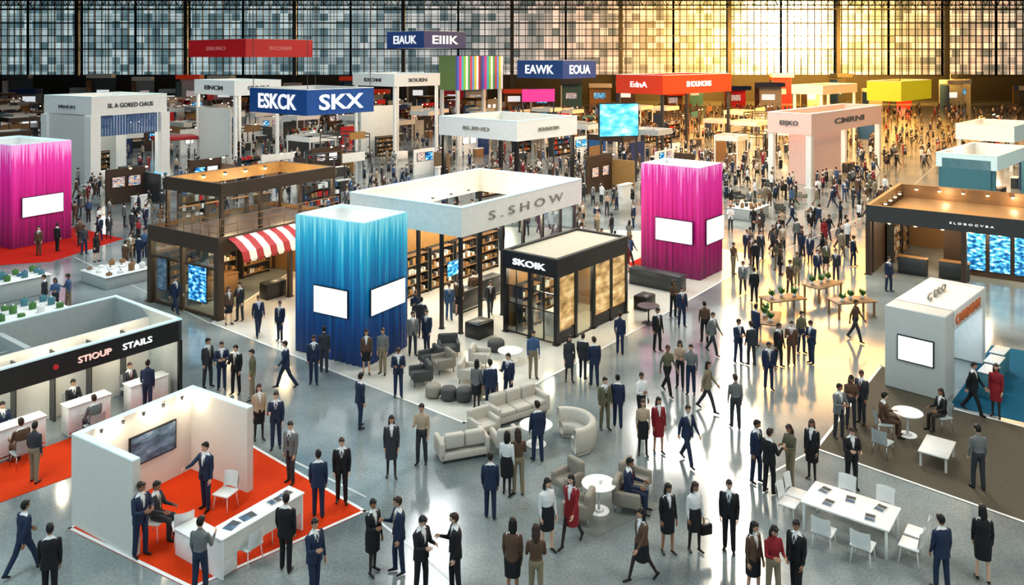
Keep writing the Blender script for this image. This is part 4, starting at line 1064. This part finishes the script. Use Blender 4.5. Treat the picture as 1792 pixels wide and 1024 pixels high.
def clear(x, y, d=.65):
    i, j = int(x//2), int(y//2)
    for p in (-1,0,1):
        for q in (-1,0,1):
            for (a_, b_) in HASH.get((i+p, j+q), ()):
                if abs(a_-x) < d and abs(b_-y) < d: return False
    return True
def person(x, y, key, rot, c, z=.012, parts=True, sc=1.0, group=None):
    d, jm, kw = TEM[key]; rr = random.Random(int(x*97+y*131)); of = outfit(c, key[0], rr)
    ps = key.split('_')[1] if key != 't_stand' else 'hold'
    cloth = {'m':'suit','w':'blazer','t':'top and trousers','b':'blouse and skirt','c':'shirt and trousers'}[key[0]]
    lab = 'person in %s %s, %s' % (CNAME[c], cloth, DESC[ps]); s = sc*rr.uniform(.97, 1.03)
    if parts:
        e = empty('person', (x, y, z), rot, lab, 'person', group); e.scale = (s,s,s)
        for n, me in d.items():
            o = bpy.data.objects.new(n, me); link(o, e); setm(o, of)
    else:
        o = bpy.data.objects.new('person', jm); o.location = (x,y,z); o.rotation_euler = (0,0,rot); o.scale = (s,s,s)
        link(o, None, lab, 'person', group); setm(o, of)
    addp(x, y)
def pp(px, py, key, rot, c, z=.012, **kw):
    g = G(px, py); person(g.x, g.y, key, radians(rot), c, z, **kw)
near = [
(42,1005,'m_walk',150,'navy'),(87,1058,'m_stand',200,'black'),(246,974,'m_cross',60,'navy'),(360,892,'m_reach',-20,'navy'),(350,1045,'c_talk',170,'grey'),
(500,1000,'m_stand',175,'black'),(557,905,'m_stand',190,'navy'),(598,880,'m_stand',10,'black'),(509,845,'m_stand',-20,'grey'),(483,785,'m_talk',10,'navy'),(453,770,'w_stand',30,'beige'),
(630,750,'m_stand',130,'navy'),(500,680,'m_walk',-70,'navy'),(363,678,'m_stand',60,'charcoal'),(388,682,'m_cross',20,'navy'),(413,690,'m_talk',-10,'black'),(442,700,'c_stand',-60,'olive'),
(549,672,'m_stand',10,'navy'),(567,652,'c_stand',190,'charcoal'),(550,1046,'m_talk',50,'navy'),(652,1003,'w_talk',50,'black'),(698,1003,'m_talk',-60,'navy'),(737,1042,'m_hold',50,'black'),(797,1038,'m_talk',-70,'black'),
(685,835,'w_stand',10,'charcoal'),(738,812,'c_talk',-10,'beige'),(697,695,'m_hold',10,'navy'),(641,655,'w_stand',10,'brown'),(670,655,'c_stand',-10,'grey'),(722,622,'m_stand',20,'grey'),
(858,908,'m_stand',180,'navy'),(887,868,'b_stand',160,'white'),(907,866,'t_stand',190,'brown'),(941,808,'m_stand',-160,'navy'),(957,965,'b_stand',30,'white'),(1000,955,'w_walk',-30,'red'),
(1058,752,'m_stand',20,'olive'),(1081,748,'m_stand',170,'navy'),(1123,1018,'w_walk',-60,'brown'),(1168,968,'w_stand',20,'black'),(1215,965,'b_stand',20,'white'),(1276,965,'m_stand',-20,'black'),
(1125,797,'b_stand',0,'beige'),(1152,793,'w_stand',10,'red'),(1122,745,'c_talk',30,'white'),(1203,812,'m_walk',30,'navy'),(1238,720,'t_walk',60,'khaki'),(1209,690,'c_talk',-20,'grey'),(1168,690,'c_walk',30,'olive'),(1190,680,'t_stand',-20,'beige'),
(1287,750,'c_stand',180,'grey'),(996,668,'b_stand',10,'charcoal'),(1020,664,'m_stand',160,'charcoal'),(1040,676,'m_stand',190,'navy'),(1085,620,'c_stand',170,'navy'),(1150,615,'m_stand',30,'black'),
(1247,620,'m_walk',40,'grey'),(1233,600,'c_stand',180,'brown'),(1292,636,'m_cross',20,'navy'),(1315,640,'m_stand',200,'charcoal'),(1345,682,'m_stand',0,'navy'),(1362,642,'m_stand',30,'black'),(1385,640,'m_talk',-20,'brown'),(1420,637,'m_hold',-60,'navy'),(1402,618,'c_stand',20,'olive'),(1322,605,'m_stand',120,'navy'),
(1193,572,'m_stand',10,'navy'),(1178,556,'t_stand',30,'brown'),(1323,845,'m_stand',40,'navy'),(1346,864,'m_talk',120,'black'),(1383,850,'t_stand',-60,'olive'),(1421,840,'w_stand',-40,'black'),
(1490,855,'m_hold',0,'black'),(1468,767,'m_cross',20,'grey'),(1489,750,'t_stand',-10,'brown'),(1508,741,'m_stand',-50,'charcoal'),(1712,857,'c_stand',180,'grey'),(1703,724,'m_walk',40,'black'),(1743,730,'b_stand',-40,'red'),
(1720,1018,'w_stand',160,'black'),(1648,1035,'m_stand',190,'navy'),(1394,1048,'m_stand',-50,'black'),(1353,1058,'t_stand',10,'red'),(1318,1046,'w_stand',30,'brown'),(897,1050,'w_stand',170,'brown'),(938,1062,'t_stand',180,'brown'),
(1497,597,'c_walk',40,'brown'),(1555,510,'m_stand',20,'navy'),(858,722,'m_stand',190,'navy'),(834,717,'w_stand',160,'grey'),(890,705,'m_talk',-30,'navy'),(933,662,'c_stand',10,'blue'),
(490,597,'m_stand',-10,'navy'),(452,588,'m_walk',30,'navy'),(420,562,'m_talk',-20,'charcoal'),(400,568,'w_stand',40,'brown'),(307,549,'m_walk',60,'navy'),(786,560,'m_stand',10,'blue'),(803,552,'w_stand',10,'brown'),(828,537,'m_stand',190,'brown'),(858,556,'m_walk',10,'charcoal'),(727,577,'c_talk',20,'navy'),(747,616,'m_stand',-20,'navy'),(737,592,'m_cross',170,'charcoal'),
(1307,453,'m_stand',0,'navy'),(1331,456,'m_stand',10,'charcoal'),(1352,442,'m_walk',30,'brown'),(1370,441,'m_walk',-20,'beige'),(1382,515,'m_stand',30,'brown'),(1300,515,'m_walk',-20,'grey'),(1430,492,'m_stand',10,'navy'),(1463,492,'m_talk',-30,'charcoal'),(1493,466,'m_stand',40,'navy'),(1445,478,'w_stand',0,'olive'),(1395,500,'c_stand',-40,'olive'),(1320,530,'m_stand',180,'black'),
(78,545,'m_stand',-50,'charcoal'),(97,550,'t_stand',10,'blue'),(120,545,'c_talk',-40,'blue'),(68,447,'m_stand',10,'brown'),(100,440,'m_stand',170,'black'),(140,432,'c_stand',10,'brown'),(175,422,'m_talk',-10,'navy'),(190,418,'w_stand',50,'charcoal'),(238,397,'m_stand',10,'black'),(255,402,'m_stand',-20,'navy'),(283,372,'m_stand',200,'charcoal'),(172,345,'m_stand',10,'navy'),(193,352,'m_walk',-20,'black'),(215,352,'m_stand',40,'navy'),(155,390,'c_stand',10,'blue'),
(243,462,'m_stand',170,'navy'),(253,452,'c_stand',10,'blue'),(232,452,'t_stand',30,'charcoal'),(60,845,'c_stand',175,'charcoal'),(258,720,'c_stand',190,'navy'),
]
for t_ in near: pp(*t_)
pp(272,940,'m_sit',80,'charcoal'); pp(1100,893,'m_sit',70,'navy'); pp(1546,764,'m_sit',80,'brown'); pp(1648,752,'w_sit',-75,'black')
f, a, lu, lv = CS
for k, (x, c) in enumerate(((lu-1.2,'charcoal'),(lu-3.1,'black'),(lu-5.2,'navy'))):
    p = loc2w(f, a, x, 1.3, 0.013); seat_chair('office_chair', p, a, 'grey chair behind a service desk', lgray, chrome, group='chairs behind service desks'); person(p[0], p[1], 'm_sit', a, c)
for k, (x, c) in enumerate(((lu-3.3,'grey'),(lu-5.4,'brown'))):
    p = loc2w(f, a, x, -.6, .013); seat_chair('office_chair', p, a+pi, 'grey visitor chair before a service desk', lgray, chrome, group='visitor chairs before service desks'); person(p[0], p[1], 'm_sit', a+pi, c)
g = G(1236,966); hb_ = empty('handbag', (g.x, g.y-.0, .42), .3, 'black leather handbag held by a person', 'bag')
ob('bag_body', MB().rbox(-.15,.15,-.05,.05,0,.26,shoe,.03,2), hb_); mb = MB()
for i in range(8):
    t0, t1 = pi*i/8, pi*(i+1)/8; mb.cyl((cos(t0)*.09,0,.25+sin(t0)*.14),(cos(t1)*.09,0,.25+sin(t1)*.14),.008,.008,shoe,6)
ob('handle', mb, hb_)

keys = ['m_stand','m_walk','m_talk','m_hold','m_cross','m_walk','w_stand','w_walk','t_stand','t_walk','b_stand','c_stand','c_talk','c_walk']
ccol = ['navy','black','charcoal','navy','black','brown','grey','olive','beige','blue','red','khaki','charcoal','white','brown','grey']
n_ind = 300-len(PPL); tries = 0; rc = random.Random(3)
while n_ind > 0 and tries < 30000:
    tries += 1
    y = rc.uniform(44, 70); x = rc.uniform(-.62*y, .62*y)
    px = CX+FL*x/y; py = HY+FL*HC/y
    if py > 395 and not (1000 < px < 1120 or 1270 < px < 1500 or 130 < px < 290 or 700 < px < 1000): continue
    if px > 1560 and py > 300: continue
    if inside(x, y, .25) or not clear(x, y): continue
    person(x, y, rc.choice(keys), rc.uniform(0, 6.28), rc.choice(ccol), parts=False, group='visitors across the hall'); n_ind -= 1
LOW = []
for ps, fem, skt in (('stand',False,False),('walk',False,False),('talk',True,True),('hold',False,False)):
    b = build_person(POSES[ps], female=fem, skirt=skt, voxel=.05, hands=False)
    j = MB()
    for n_, q in b.items():
        o = len(j.v); j.v += q.v
        for f_, mi, s_ in zip(q.f, q.m, q.sm): j.f.append([o+w_ for w_ in f_]); j.m.append(j.mi(q.mats[mi])); j.sm.append(s_)
    bme = j.mesh('low'); t = bpy.data.objects.new('tmp', bme); COL.objects.link(t)
    dm = t.modifiers.new('d','DECIMATE'); dm.ratio = .3; bpy.context.view_layer.update()
    lm_ = bpy.data.meshes.new_from_object(t.evaluated_get(bpy.context.evaluated_depsgraph_get())); bpy.data.objects.remove(t)
    LOW.append(([v.co.copy() for v in lm_.vertices], [(list(p.vertices), lm_.materials[p.material_index].name.replace('role_','')) for p in lm_.polygons]))
cr_ = MB(); nc = 0; tries = 0
while nc < 1500 and tries < 80000:
    tries += 1
    y = 64+120*rc.random()**1.3; x = rc.uniform(-.60*y, .64*y)
    if rc.random() > (1.0 if .08*y < x < .45*y else .6): continue
    if x > .46*y and y < 85: continue
    if inside(x, y, .2) or not clear(x, y, .7): continue
    addp(x, y); nc += 1
    vs, fs = rc.choice(LOW); of = outfit(rc.choice(ccol), 'm', rc); rt = rc.uniform(0, 6.28); c_, s_ = cos(rt), sin(rt); o = len(cr_.v)
    cr_.v += [(x+v.x*c_-v.y*s_, y+v.x*s_+v.y*c_, v.z+.012) for v in vs]
    of['skirt'] = cl['black']
    for f_, r_ in fs: cr_.f.append([o+q for q in f_]); cr_.m.append(cr_.mi(of[r_])); cr_.sm.append(True)
ob('crowd', cr_, label='distant crowd of visitors in dark business clothes', category='people', kind='stuff')

# ------------------------------------------------------------ camera
cam = bpy.data.cameras.new('camera'); co = bpy.data.objects.new('camera', cam); COL.objects.link(co)
co.location = (0, 0, HC); co.rotation_euler = (pi/2, 0, 0)
cam.sensor_width = 36; cam.lens = FL/1792*36; cam.shift_y = -(512-HY)/1792; cam.clip_end = 1000
scene.camera = co
try:
    scene.view_settings.view_transform = 'Standard'; scene.view_settings.look = 'None'
except Exception as ex: print(ex)
print('people', len(PPL), 'stands', cnt)
